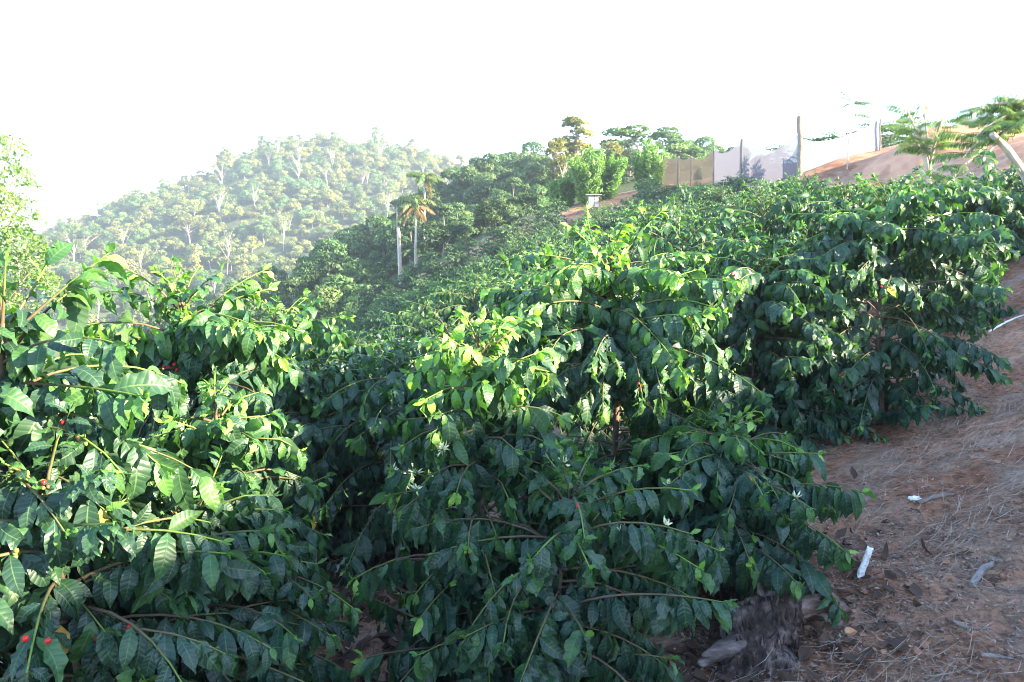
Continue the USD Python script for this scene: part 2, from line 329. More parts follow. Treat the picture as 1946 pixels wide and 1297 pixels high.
def blue_z(x, y):
    r = np.exp(-((x - 150) / 95) ** 2) * np.exp(-((y - 260) / 60) ** 2)
    return -30 + 62 * r + (meshkit.fbm(np.stack([x * 0.03, y * 0.03, 0 * x], -1), 4, 31) - 0.5) * 8


heightfield("forest_hill", blue_z, 20, 330, 130, 400, 6, M_UNDER, "dark blue wooded hill behind the feathery trees at right")


def mount_z(x, y):
    d = (y - 1250) / 260
    ridge = 8 + 24 * meshkit.fbm(np.stack([x * 0.0022, 0 * x, 0 * x], -1), 4, 41) + 14 * np.exp(-((x + 900) / 300) ** 2)
    return -40 + (ridge + 40) * np.exp(-d * d)


heightfield("mountain_ridge", mount_z, -1500, 900, 850, 1700, 25, M_UNDER, "faint blue mountain ridge lost in haze at far left", "mountain")

# ---------------------------------------------------------------- haze
box = trimesh.creation.box(bounds=[[-1700, -350, -46], [1700, 2000, 52]])
m_haze = mat("haze_air", {"v": ("principled_volume", {"color": (0.80, 0.90, 1.0), "density": HAZE_DENSITY, "anisotropy": 0.2})}, [], volume="v.volume")
tag(emit("/World", "haze", box.vertices, box.faces, m_haze, smooth=False), "pale morning haze filling the valley air", "haze", kind="stuff")

# ---------------------------------------------------------------- coffee shrubs


def lerp_rows(x, xp, rows):
    return np.stack([np.interp(x, xp, rows[:, c]) for c in range(rows.shape[1])], 1)


def coffee(rng, h, R, nodes=22, L=0.1, gap=None, droop=1.0, young=1.0, lean=(0, 0), detail=1, leafy=0.1, tlow=0.05, prof=None, node=0.0235, dens=1.7):
    """A coffee shrub at the origin: trunk, branches and leaf arrays."""
    up = np.linspace(0, 1, 9)
    bend = np.stack([lean[0] * up ** 1.5 + 0.025 * np.sin(up * 5 + rng.random() * 6), lean[1] * up ** 1.5 + 0.025 * np.sin(up * 4 + rng.random() * 6), up * h * 0.96], 1)
    trunk = tube(bend, np.linspace(0.020, 0.006, 9) * (h / 1.4), 7)
    branches, cols = [], []
    az = rng.random() * 3
    qx, qy = prof if prof else ([0, .1, .3, .5, .7, .82, .92, .97, 1], [.7, .9, 1, 1, .95, .88, .74, .55, .22])
    for t in np.concatenate([tlow + (0.98 - tlow) * np.linspace(0, 1, int(nodes * dens)) ** 0.78, [0.995]]):
        az += math.pi / 2 + rng.normal(0, 0.5)
        o = lerp_rows(np.array([t]), up, bend)[0]
        for k in range(2):
            th = az + k * math.pi + rng.normal(0, 0.25)
            blen = R * np.interp(t, qx, qy) * (rng.uniform(0.62, 1.12) if t < .7 else rng.uniform(0.85, 1.08)) + 0.02
            e0 = np.interp(t, [0, .5, .85, .96, 1], [0.2, 0.45, 0.6, 0.75, 1.2]) + rng.normal(0, 0.25)
            e1 = np.interp(t, [0, .3, .5, .8, .93, 1], [-0.3, -0.6, -0.65, -0.55, -0.3, 0.8]) + rng.normal(0, 0.35)
            n = max(4, int(blen / 0.05)); sp = 5 if detail else 3
            s = np.linspace(0, 1, n); el = e0 + (e1 - e0) * s ** 0.8; th_s = th + rng.normal(0, 0.4) * s
            dirs = np.stack([np.cos(th_s) * np.cos(el), np.sin(th_s) * np.cos(el), np.sin(el)], 1)
            pts = o + np.concatenate([[[0, 0, 0]], np.cumsum(dirs[:-1] * blen / (n - 1), 0)])
            v, f = tube(pts, np.linspace(0.0045, 0.0016, n) * (1 if detail else 1.4), sp, cap=False)
            branches.append((v, f, np.repeat(np.clip(s * (0.7 + 0.3 * rng.random()) + (0.25 if t > .8 else 0), 0, 1), sp), pts))
            m = max(2, int(blen / node))
            start = leafy * np.interp(t, [0, 0.75, 0.92], [1.2, 1.0, 0.0])
            if gap and gap[0] < t < gap[1]: start = 0.75
            q = (np.arange(m) + 0.5) / m; q = q[(q >= start) & ((rng.random(m) > 0.06) | (q > .9))]
            if not len(q): continue
            q = np.repeat(q, 2); sd = np.tile([1.0, -1.0], len(q) // 2)[:, None]; k_ = len(q)
            p = lerp_rows(q, s, pts); tg = norm(lerp_rows(q, s, dirs)); lat = norm(np.cross(tg, UP) + 1e-6) * sd
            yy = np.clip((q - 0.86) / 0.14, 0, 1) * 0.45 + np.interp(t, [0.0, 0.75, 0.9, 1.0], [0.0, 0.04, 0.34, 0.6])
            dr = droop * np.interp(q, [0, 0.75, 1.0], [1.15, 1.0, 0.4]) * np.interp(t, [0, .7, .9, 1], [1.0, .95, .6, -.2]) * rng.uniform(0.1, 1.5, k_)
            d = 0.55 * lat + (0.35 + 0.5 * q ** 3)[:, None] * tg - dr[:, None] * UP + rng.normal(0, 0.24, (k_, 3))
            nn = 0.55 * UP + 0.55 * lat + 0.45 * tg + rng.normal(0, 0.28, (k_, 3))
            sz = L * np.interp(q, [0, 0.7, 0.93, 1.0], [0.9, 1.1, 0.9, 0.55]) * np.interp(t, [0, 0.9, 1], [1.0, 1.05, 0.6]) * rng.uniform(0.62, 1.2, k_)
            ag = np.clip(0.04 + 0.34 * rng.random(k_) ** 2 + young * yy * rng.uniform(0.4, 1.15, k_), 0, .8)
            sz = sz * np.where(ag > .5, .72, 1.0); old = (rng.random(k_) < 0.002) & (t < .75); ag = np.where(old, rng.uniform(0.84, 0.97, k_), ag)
            cu = rng.uniform(0.3, 1.25, k_) * (0.7 + 0.3 * droop) + np.interp(t, [.4, .8], [0.1, .75])
            cols.append((p + norm(d) * 0.006, d, nn, sz, ag, cu, np.full(k_, len(branches) - 1)))
            k_ = 2                                  # folded new leaves at the branch end
            cols.append((np.repeat(pts[-1:], 2, 0), dirs[-1] * 0.8 + UP * 0.4 + rng.normal(0, 0.35, (2, 3)), rng.normal(0, 1, (2, 3)) + 0.3 * UP, L * rng.uniform(0.2, 0.45, 2),
                         0.42 + 0.34 * rng.random(2) * min(1, young + .2), np.full(2, .5), np.full(2, len(branches) - 1)))
    P, D, N, Ls, A, C, B = (np.concatenate(x) for x in zip(*cols))
    return dict(trunk=trunk, branches=branches, P=P, D=D, N=N, L=Ls, age=A, cu=C, bi=B.astype(int))


def blades(rng, c, rows, cols, wave=0.10, pick=slice(None)):
    P = c["P"][pick]; n = len(P)
    return leaf_mesh(P, c["D"][pick], c["N"][pick], c["L"][pick], c["L"][pick] * rng.uniform(0.34, 0.45, n), c["cu"][pick], rng.uniform(-0.15, 0.45, n), rng.uniform(0.4, 1.4, n) * wave, rng.random(n) * 6.3, rows, cols)


_ico = trimesh.creation.icosphere(subdivisions=1)
M_CHERRY_RED = rough_material("red_cherry", (0.35, 0.012, 0.015), (0.52, 0.03, 0.025), 60, 0.25, 0.0)
M_CHERRY_GREEN = rough_material("green_cherry", (0.10, 0.17, 0.04), (0.20, 0.27, 0.07), 60, 0.3, 0.0)
M_CHERRY_YELLOW = rough_material("turning_cherry", (0.50, 0.20, 0.02), (0.55, 0.34, 0.04), 60, 0.3, 0.0)
M_FLOWER = rough_material("coffee_flower", (0.40, 0.46, 0.22), (0.66, 0.68, 0.48), 40, 0.6, 0.0)


def node_near(c, pos, px, py):
    """(branch, point) of the shrub whose branch the photograph shows nearest to a pixel, on the side facing the camera."""
    best = (1e9, 0, None)
    for b, br in enumerate(c["branches"]):
        w = br[3][1:] + pos; qx, qy, dep = pixel(w); s_ = np.hypot(qx - px, qy - py) + 260 * (dep - dep.min() * 0 - pos[1] + 0.3)
        k = int(np.argmin(s_))
        if s_[k] < best[0]: best = (s_[k], b, br[3][1 + k])
    return best[1], best[2]


def cherries(root, brs, rng, c, pos, spots):
    for px, py, n, red in spots:
        b, base = node_near(c, pos, px, py)
        for q in range(n):
            r = rng.uniform(0.0042, 0.0060); p = base + norm(rng.normal(0, 1, 3) - 0.15 * UP) * (r + 0.004) * rng.uniform(1, 1.9) + rng.normal(0, .012, 3) * [1, .4, .3]
            emit(brs[b], "cherry", _ico.vertices * r * [1, 1, 1.15] + p, _ico.faces, M_CHERRY_RED if rng.random() < red else (M_CHERRY_YELLOW if rng.random() < 0.1 else M_CHERRY_GREEN))


def flowers(root, brs, rng, c, pos, spots):
    for px, py in spots:
        b, base = node_near(c, pos, px, py)
        k = rng.integers(6, 10)
        d = norm(rng.normal(0, 0.6, (k, 3)) + UP * 0.7)
        v, f, N, uv = leaf_mesh(np.repeat(base[None], k, 0) + d * 0.004, d, rng.normal(0, 1, (k, 3)), rng.uniform(0.014, 0.026, k), rng.uniform(0.005, 0.008, k), np.full(k, 0.3), np.full(k, 0.5), np.zeros(k), np.zeros(k), 4, 3)
        V, Fc, N, U, Ag = flat_leaves(v, f, N, uv, np.zeros(k))
        emit(brs[b], "flower", V, Fc, M_FLOWER, n=N)


def near_shrub(label, pos, seed, h, R, parts=300, rows=9, rz=0, group=None, cherry=(), flower=(), age_shift=0.0, **kw):
    """A coffee shrub close to the camera: the leaves that show largest are parts of their own."""
    rng = np.random.default_rng(seed)
    c = coffee(rng, h, R, **kw); over = float(np.percentile(c["P"][:, 2], 99.2)) - h
    rng = np.random.default_rng(seed); c = coffee(rng, h - over, R, **kw)
    root = thing("coffee_shrub", label, "coffee shrub", pos, group=group)
    emit(root, "trunk", *c["trunk"], M_TWIG, age=0.0)
    brs = [emit(root, "branch", v, f, M_TWIG, age=ag) for v, f, ag, pts in c["branches"]]
    px, py, dep = pixel(c["P"] + pos)
    seen = (px > -60) & (px < 2006) & (py > -60) & (py < 1360)
    order = np.argsort(dep + np.where(seen, 0, 100)); own = order[:parts]; mid = order[parts:parts + 900]; back = order[parts + 900:]
    age = np.clip(c["age"] + age_shift, 0, 1)
    v, f, N, uv = blades(rng, c, rows, 5, 0.15, own)
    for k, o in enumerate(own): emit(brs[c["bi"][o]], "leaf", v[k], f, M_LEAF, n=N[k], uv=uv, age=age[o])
    for pick, rw, cl in ((mid, 7, 5), (back, 6, 3)):
        if len(pick):
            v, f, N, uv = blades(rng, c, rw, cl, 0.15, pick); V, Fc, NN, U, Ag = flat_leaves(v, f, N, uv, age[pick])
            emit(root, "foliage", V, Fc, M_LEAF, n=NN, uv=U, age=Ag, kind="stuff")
    if cherry: cherries(root, brs, rng, c, pos, cherry)
    if flower: flowers(root, brs, rng, c, pos, flower)
    return root, c


def base(px, depth, top):
    """Ground position under pixel column px at a depth, and the height up to pixel row top."""
    p = at(px, top, depth); z = g(p[0], p[1])
    return np.array([p[0], p[1], z]), p[2] - z


NEAR = [
    # label, px, top row, depth, radius, seed, options
    ("large sunlit coffee shrub filling the left edge with the biggest leaves", 0, 522, 1.85, .50, 11, dict(L=.112, nodes=31, young=.75, node=.028, cherry=((100, 835, 4, .5), (185, 815, 6, .2)))),
    ("domed sunlit coffee shrub rising above its neighbours left of the centre gap", 345, 520, 2.75, .50, 12, dict(L=.100, nodes=32, young=1.1, cherry=((345, 690, 4, .9), (265, 800, 3, .5)))),
    ("low dark coffee shrub with green and red cherries in the lower left corner", 90, 850, 1.66, .44, 13, dict(L=.080, nodes=22, young=.3, droop=.8, node=.024, cherry=((25, 920, 9, .1), (75, 935, 4, .3), (90, 1010, 9, .2), (20, 1045, 6, .1), (145, 1200, 2, .8), (225, 1240, 4, .95)))),
    ("dark coffee shrub with a small lime green crown, in front of the left dome", 415, 735, 2.35, .40, 14, dict(L=.085, nodes=24, young=.9, prof=([0, .2, .45, .68, .82, .93, 1], [.45, .75, 1, .8, .6, .4, .15]))),
    ("umbrella topped coffee shrub with bright hanging crown at the centre", 905, 612, 2.45, .56, 15, dict(L=.098, nodes=31, young=1.35, droop=1.3, gap=(.48, .62), prof=([0, .1, .3, .48, .58, .68, .82, .94, 1], [.4, .65, .85, .75, .45, .42, .46, .38, .16]), flower=((790, 875), (800, 868), (825, 862), (835, 858), (775, 905), (740, 890), (790, 900)), cherry=((840, 1030, 2, 0), (1045, 850, 2, .2)))),
    ("low coffee shrub with hanging glossy leaves beside the tree stump", 1372, 792, 3.05, .47, 16, dict(L=.105, nodes=24, young=.85, droop=1.25, tlow=.3, prof=([0, .2, .45, .7, .84, .93, 1], [.5, .75, 1, .92, .75, .5, .16]), flower=((1510, 915), (1200, 965)))),
    ("tall wide coffee shrub with sunlit rounded crown just right of centre", 1165, 432, 3.4, .60, 17, dict(L=.105, nodes=33, young=1.1, droop=1.2, gap=(.42, .55), prof=([0, .1, .3, .5, .6, .75, .86, .94, .98, 1], [.6, .8, .95, .85, .85, 1.0, .96, .8, .56, .2]), cherry=((1290, 590, 6, 0), (1295, 650, 7, 0), (1380, 690, 5, 0), (1185, 735, 4, .3)))),
    ("coffee shrub with a gappy lit crown and bare inner twigs beside the bare slope", 1690, 345, 5.0, .74, 18, dict(L=.105, nodes=30, young=.6, gap=(.5, .62), node=.026, cherry=((1660, 480, 4, .9), (1635, 720, 6, .1), (1700, 700, 3, .8), (1740, 640, 3, .7)))),
    ("dark coffee shrub between the tall rounded one and the gappy one", 1450, 450, 4.9, .68, 19, dict(L=.105, nodes=28, young=.6, node=.026, cherry=((1400, 500, 5, .95),))),
    ("front centre dark coffee shrub with flower buds along its branches", 1080, 885, 2.3, .45, 20, dict(L=.092, nodes=22, young=.5, droop=1.3, flower=((1055, 905), (1062, 900), (1180, 1020), (1210, 1022), (1240, 1025)), cherry=((1075, 950, 1, 1),))),
    ("dark coffee shrub under the right end of the left thicket, by the soil gap", 600, 690, 3.9, .48, 22, dict(L=.095, nodes=22, young=.4, parts=200)),
    ("dark coffee shrub half hidden behind the umbrella topped one", 760, 650, 3.8, .58, 23, dict(L=.1, nodes=22, young=.5, parts=200, node=.028)),
    ("dense dark coffee shrub at the right edge under the feathery tree", 1875, 330, 8.3, 1.0, 24, dict(L=.125, nodes=28, young=.35, node=.04)),
    ("pale sunlit coffee shrub just behind the left dome", 525, 575, 4.2, .6, 25, dict(L=.105, nodes=24, young=.95, parts=200, node=.028)),
    ("dark leafy coffee shrub low at the left, under the lime crowned one", 330, 905, 2.0, .40, 26, dict(L=.082, nodes=22, young=.35, node=.025)),
    ("leafy coffee shrub filling the space behind the gappy one on its right", 1790, 430, 6.6, .5, 27, dict(L=.11, nodes=24, young=.4, parts=200, node=.036)),
]
for label, px, top, dep, R, seed, kw in NEAR:
    pos, h = base(px, dep, top)
    near_shrub(label, pos, seed, h, R, **kw)

# rows of coffee behind, copies of five class shrubs
LOD = []
for k in range(6):
    rng = np.random.default_rng(100 + k)
    c = coffee(rng, 1.6, 0.88 if k < 4 else 0.78, nodes=19, dens=1.35, node=.046, L=0.128, young=(0.55, 0.75, 0.45, 0.9, 0.6, 0.7)[k], detail=0, droop=1.1)
    path = f"/World/Looks/coffee_class_{k}"; cls = stage.CreateClassPrim(path)
    emit(path, "trunk", *c["trunk"], M_TWIG, age=0.0)
    emit(path, "branches", *join([(b[0], b[1], b[2]) for b in c["branches"]]), M_TWIG) if False else None
    V, Fb, Ab = join([(b[0], b[1], b[2]) for b in c["branches"]]); emit(path, "twigs", V, Fb, M_TWIG, age=Ab, kind="stuff")
    v, f, N, uv = blades(rng, c, 4, 3, 0.06)
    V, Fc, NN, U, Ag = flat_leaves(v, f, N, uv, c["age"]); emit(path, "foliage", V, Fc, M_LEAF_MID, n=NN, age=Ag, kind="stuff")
    LOD.append(path)

rng = np.random.default_rng(5)
spots = []; far_rows = []; n_row = 0
for iy, y in enumerate(np.arange(4.6, 50, 1.35)):
    for ix, x in enumerate(np.arange(-22, 16, 1.4)):
        X = x + (iy % 2) * 0.8 + rng.normal(0, 0.22); Y = y + rng.normal(0, 0.22)
        spots.append((X, Y))
spots = np.array(spots); zs = height(spots[:, 0], spots[:, 1])
ctr = np.array([(at(px, top, dep)[0], dep) for _, px, top, dep, *_ in NEAR])
ppx, ppy, _ = pixel(np.c_[spots, zs + 1.4]); gpx, gpy, _ = pixel(np.c_[spots, zs])
for (x, y), z, px, py, bx, by in zip(spots, zs, ppx, ppy, gpx, gpy):
    if px < -120 or px > 2040 or py > 1400: continue
    if np.hypot(*(ctr - (x, y)).T).min() < 0.95: continue
    if x > 2.6 + (y - 5) * 0.62 and y < 9.6: continue                       # bare slope at the right
    if y < 9 and x > 3.0: continue
    lim = np.interp(px, [0, 430, 600, 760, 900, 1000, 1060, 1100, 1200, 1280, 1420, 1530, 1700, 1800, 2000], [23, 27, 38, 50, 50, 52, 52, 40, 41, 44, 33, 26, 18.5, 16, 14])
    if y > lim: continue
    if y > 36 and abs(bx - 1120) < 60 and y > 38: continue
    sc = rng.uniform(0.70, 0.92) * np.interp(y, [4, 15, 50], [1.0, 1.0, 1.1])
    top_z = at(px, np.interp(px, [0, 420, 560, 700, 860, 1000, 1060, 1200, 1258, 1300, 1400, 1450, 1530, 1600, 1700, 1760, 1900], [560, 575, 575, 565, 470, 420, 398, 378, 356, 348, 333, 336, 342, 350, 352, 345, 335]) + 22 * rng.random() ** 2 - (6 if y < 16 else 0), y)[2]
    sz = min(sc * rng.uniform(.85, 1.08), (top_z - z) / 1.55)
    if sz < .38: continue
    near = y < 12
    if near:
        lab = "coffee shrub in the dark rows behind the front shrubs, centre and left"
        grp = "coffee shrubs in the nearer rows"
        if px > 1250: lab, grp = "coffee shrub in the near rows between the gappy shrub and the slope", "coffee shrubs in the near right rows"
    elif px > 1200: lab, grp = "coffee shrub in the rows just below the net fence", "coffee shrubs below the net fence"
    else: lab, grp = "small looking coffee shrub in the far rows running down to the wooded spur", "coffee shrubs in the far rows"
    n_row += 1
    if y > 31 and n_row % 10 and px < 1250: far_rows.append((x, y, z - .03)); continue
    copy_of(LOD[rng.integers(6)], "coffee_shrub", lab, "coffee shrub", (x, y, z - 0.03), rng.uniform(0, 360), (sc, sc, sz), grp)

# ---------------------------------------------------------------- forest trees


def cards(rng, P, out, size, asp=0.5, flat=0.5):
    """Leaf-sized folded kites at P: four triangles' worth of two."""
    n = len(P); d = norm(rng.normal(0, 1, (n, 3)) + out * 0.5 - 0.2 * UP); nn = norm(rng.normal(0, 1, (n, 3)) * (1 - flat) + flat * UP + out * 0.4)
    nn = norm(nn - (nn * d).sum(1, keepdims=True) * d); s = np.cross(d, nn)
    L = size * rng.uniform(0.6, 1.35, n)[:, None]
    a = P - d * L * 0.5; b = P + d * L * 0.5; l = P + s * L * asp * 0.5 - nn * L * 0.12; r = P - s * L * asp * 0.5 - nn * L * 0.12
    v = np.stack([a, l, b, r], 1); f = np.array([[0, 1, 2], [0, 2, 3]])
    return v.reshape(-1, 3), (f[None] + np.arange(n)[:, None, None] * 4).reshape(-1, 3), n


def crown(rng, centres, radii, per, size, flat=0.5, squash=0.7, asp=0.5, agevar=0.5):
    Vs = []; ag = []; out_ = []
    for c, r in zip(centres, radii):
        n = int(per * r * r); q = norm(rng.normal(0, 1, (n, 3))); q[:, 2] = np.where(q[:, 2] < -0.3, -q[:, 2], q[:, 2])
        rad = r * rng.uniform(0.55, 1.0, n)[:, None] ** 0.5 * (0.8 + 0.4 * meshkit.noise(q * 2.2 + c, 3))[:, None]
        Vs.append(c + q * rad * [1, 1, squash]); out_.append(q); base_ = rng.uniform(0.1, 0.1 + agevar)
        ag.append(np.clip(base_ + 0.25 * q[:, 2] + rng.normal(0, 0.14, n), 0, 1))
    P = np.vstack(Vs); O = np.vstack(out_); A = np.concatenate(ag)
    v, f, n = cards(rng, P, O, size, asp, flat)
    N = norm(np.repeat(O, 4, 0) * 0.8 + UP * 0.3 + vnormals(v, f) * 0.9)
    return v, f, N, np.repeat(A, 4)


def limbs(rng, h, tip_pts, r0, trunk_to=0.55, sides=6, lean=0.05):
    k = 6; zz = np.linspace(0, h * trunk_to, k)
    tr = np.stack([lean * h * np.sin(zz / h * 3 + rng.random() * 6), lean * h * np.cos(zz / h * 3 + rng.random() * 6), zz], 1); tr[:, :2] -= tr[0, :2]
    parts = [tube(tr, np.linspace(r0, r0 * 0.6, k), sides)]
    for t in tip_pts:
        s = tr[-1] * rng.uniform(0.75, 1.0) if rng.random() < 0.6 else tr[-2]
        s = tr[int(rng.integers(3, k))]
        mid = (s + t) / 2 + [0, 0, 0.12 * h * rng.uniform(-0.3, 1)]
        q = np.linspace(0, 1, 5)[:, None]; pts = (1 - q) ** 2 * s + 2 * q * (1 - q) * mid + q * q * t
        parts.append(tube(pts, np.linspace(r0 * 0.42, r0 * 0.1, 5), 4))
    return parts


def tree_class(path, seed, h, R, kind, leaf=M_FOREST, bark=M_BARK, per=110, size=0.32):
    rng = np.random.default_rng(seed); stage.CreateClassPrim(path)
    if kind == "umbrella": h = h * 1.0
    if kind == "round":
        n = 14; th = rng.random(n) * 6.28; rr = R * np.sqrt(rng.random(n)) * 0.85
        C = np.stack([np.cos(th) * rr, np.sin(th) * rr, h * (0.80 - 0.35 * (rr / R) ** 1.5) + rng.normal(0, 0.05 * h, n) - 0.12 * h], 1); C[0] = (0, 0, h * 0.78)
        Cr = R * rng.uniform(0.2, 0.5, n); sq = 0.75; to = 0.5
    elif kind == "umbrella":
        n = 16; th = rng.random(n) * 6.28; rr = R * np.sqrt(rng.random(n)) * 0.95
        C = np.stack([np.cos(th) * rr, np.sin(th) * rr, h * (0.86 + .08 * rng.normal(0, 1, n) - 0.12 * (rr / R) ** 2) + rng.normal(0, 0.03 * h, n)], 1); Cr = R * rng.uniform(0.25, 0.42, n); sq = 0.5; to = 0.6
    elif kind == "tall":
        n = 15; z = rng.uniform(0.35, 0.97, n); th = rng.random(n) * 6.28; rr = R * 0.6 * rng.random(n)
        C = np.stack([np.cos(th) * rr, np.sin(th) * rr, h * z], 1); Cr = R * rng.uniform(0.35, 0.6, n) * np.interp(z, [.4, .7, 1], [1, 1, .6]); sq = 0.75; to = 0.8
    else:                                         # bare
        n = 12; th = rng.random(n) * 6.28; rr = R * rng.uniform(0.4, 1, n)
        C = np.stack([np.cos(th) * rr, np.sin(th) * rr, h * rng.uniform(0.72, 1.0, n)], 1); Cr = R * rng.uniform(0.15, 0.3, n); sq = 0.6; to = 0.62
    V, Fc = join([(a, b) for a, b in limbs(rng, h, C, (0.013 if kind == "bare" else 0.02) * h, to)])[:2]
    emit(path, "trunk", V, Fc, bark)
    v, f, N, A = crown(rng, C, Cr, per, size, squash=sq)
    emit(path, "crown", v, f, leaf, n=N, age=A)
    return path


L_ = "/World/Looks/"
ROUND = [tree_class(L_ + f"round_tree_class_{k}", 200 + k, 5.2 + .5 * (k % 3), 2.5 + .3 * (k % 2), "round", leaf=M_SPUR, per=420, size=0.30) for k in range(6)]
FAR = [tree_class(L_ + f"far_round_class_{k}", 220 + k, 6.0, 2.9, "round", per=150, size=0.5) for k in range(3)]
FAR += [tree_class(L_ + f"far_tall_class_{k}", 230 + k, 8.0, 2.3, "tall", leaf=(M_OLIVE, M_FOREST)[k % 2], bark=M_BARK, per=150, size=0.5) for k in range(2)]
FAR += [tree_class(L_ + "far_olive_class", 236, 6.0, 2.9, "round", leaf=M_OLIVE, bark=M_PALE, per=150, size=0.5)]
UMB = [tree_class(L_ + f"umbrella_class_{k}", 240 + k, 9.0, 4.2, "umbrella", leaf=(M_OLIVE, M_FOREST)[k % 2], bark=M_PALE, per=90, size=0.5) for k in range(2)]
BARE = [tree_class(L_ + f"bare_class_{k}", 250 + k, 10.0, 2.4, "bare", leaf=M_OLIVE, bark=M_PALE, per=60, size=0.45) for k in range(2)]
RUST = tree_class(L_ + "rust_class", 260, 6.5, 3.0, "round", leaf=M_RUST, bark=M_PALE, per=130, size=0.5)

# the wooded spur below the ridge
rng = np.random.default_rng(9)
SPUR = []
_sx2, _sy2 = (q.ravel() for q in np.meshgrid(np.arange(-52, 40, 3.0), np.arange(38, 112, 3.0))); _sx2 = _sx2 + rng.normal(0, .8, len(_sx2)); _sy2 = _sy2 + rng.normal(0, .8, len(_sy2)); _sz2 = height(_sx2, _sy2)
if True:
    for X, Y, Z in zip(_sx2, _sy2, _sz2):
        px, py, _ = (float(q) for q in pixel(np.array([X, Y, Z + 3])))
        if px < 120 or px > 1420: continue
        lo = np.interp(px, [0, 430, 600, 760, 900, 1000, 1060, 1200, 1280, 1420], [24, 28, 39, 52, 52, 55, 62, 64, 64, 70])
        if Y < lo or Y > lo + 48: continue
        sc = rng.uniform(0.5, 1.12) * np.interp(px, [200, 900, 1300], [1.0, .85, .8]) * (.7 if px > 1050 and Y < 75 else 1)
        SPUR.append((X, Y, Z - sc * rng.uniform(.8, 1.9), sc, Y < lo + 8, px))
SPUR.sort(key=lambda q: q[1] - q[3] * 8)
far_ = []
for n_, (X, Y, Z, sc, near, px) in enumerate(SPUR):
    if n_ >= 175: far_.append((X, Y, Z)); continue
    lab, grp = ("rounded dark green tree in the shaded spur wood along its lower edge", "trees at the lower edge of the spur wood") if near else (("rounded tree in the left half of the shaded spur wood", "trees in the left half of the spur wood") if px < 760 else ("rounded tree in the upper right half of the shaded spur wood", "trees in the right half of the spur wood"))
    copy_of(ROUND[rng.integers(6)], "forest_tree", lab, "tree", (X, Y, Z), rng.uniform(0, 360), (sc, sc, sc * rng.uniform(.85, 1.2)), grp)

# the far sunlit hill: 300 nearest single trees, the rest one forest
pts = []
for y in np.arange(164, 330, 3.5):
    for x in np.arange(-215, 60, 3.8):
        X, Y = x + rng.normal(0, 1.0), y + rng.normal(0, 1.0); pts.append((X, Y))
pts = np.array(pts); pz = hill_z(pts[:, 0], pts[:, 1]); px, py, dep = pixel(np.c_[pts, pz + 5])
ok = (pz > -24) & (px > -40) & (px < 1120) & ((pts[:, 1] < HY + 8) | (py < 470)) & (py < 620)
pts, pz, px, py, dep = pts[ok], pz[ok], px[ok], py[ok], dep[ok]
edge = np.interp(px, [0, 230, 380, 440, 560, 620, 700, 790, 860, 1000], [560, 560, 520, 490, 480, 440, 395, 360, 330, 300])
vis = (py < edge + 8)
order = np.argsort(np.where(vis, dep, dep + 1000))
single, rest = order[:100], order[100:]
kinds = FAR + UMB + BARE
for k in single:
    u = rng.random(); q = rng.choice([0, 1, 2, 3, 4, 5, 6, 7, 8, 9], p=[.21, .20, .20, .05, .04, .21, .03, .02, .02, .02]); sc = rng.uniform(0.45, 1.25)
    lab, grp = {True: ("bare pale trunked tree with thin crown on the far sunlit hill", "thin pale trees on the far hill"), False: ("bushy olive green tree on the lower part of the far sunlit hill", "trees low on the far hill")}[q >= 8]
    if q in (6, 7): lab, grp = "flat topped spreading tree on the far sunlit hill", "flat topped trees on the far hill"
    copy_of(kinds[q], "forest_tree", lab, "tree", (pts[k, 0], pts[k, 1], pz[k] - (.3 if q > 5 else 1.6)), rng.uniform(0, 360), sc, grp)


def instancer(name, protos, P, rngs, label, cat, lo=0.7, hi=1.15, idx=None):
    pi = UsdGeom.PointInstancer.Define(stage, free("/World", name)); root = str(pi.GetPath()); tg = []
    for n_, pth in enumerate(protos):
        x = UsdGeom.Xform.Define(stage, f"{root}/tree_kind" + (f"_{n_:03d}" if n_ else "")); x.GetPrim().GetReferences().AddInternalReference(pth); tg.append(x.GetPath())
    pi.CreatePrototypesRel().SetTargets(tg); n = len(P)
    pi.CreateProtoIndicesAttr(Vt.IntArray.FromNumpy((idx if idx is not None else rngs.integers(0, len(protos), n)).astype(np.int32)))
    pi.CreatePositionsAttr(Vt.Vec3fArray.FromNumpy(np.asarray(P, np.float32)))
    a = rngs.uniform(0, math.pi, n); q = np.zeros((n, 4), np.float16); q[:, 2] = np.sin(a); q[:, 3] = np.cos(a)
    pi.CreateOrientationsAttr(Vt.QuathArray([Gf.Quath(float(w[3]), 0, 0, float(w[2])) for w in q]))
    s = rngs.uniform(lo, hi, n)[:, None] * np.array([1, 1, 1]); pi.CreateScalesAttr(Vt.Vec3fArray.FromNumpy(s.astype(np.float32)))
    return tag(pi, label, cat, kind="stuff")


instancer("coffee_rows", LOD, far_rows, rng, "far coffee rows merging into one dark green slope below the spur wood", "coffee rows", .75, 1.0)
instancer("spur_forest", ROUND, far_, rng, "shaded wood covering the back of the spur up to its ridge", "forest", .6, 1.05)
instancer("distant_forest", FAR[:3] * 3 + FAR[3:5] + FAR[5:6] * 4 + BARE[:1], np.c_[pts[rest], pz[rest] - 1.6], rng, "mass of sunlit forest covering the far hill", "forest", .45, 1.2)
bp = np.stack(np.meshgrid(np.arange(50, 290, 7.0), np.arange(150, 300, 7.0)), -1).reshape(-1, 2) + rng.normal(0, 1.6, (int(np.ceil(240 / 7) * np.ceil(150 / 7)), 2)); bz = blue_z(bp[:, 0], bp[:, 1])
b_ok = bz > -10
instancer("distant_forest", ROUND[:3], np.c_[bp[b_ok], bz[b_ok] - .3], rng, "dark wood covering the hill at far right", "forest", 1.2, 1.9)

# singular trees of the far hill


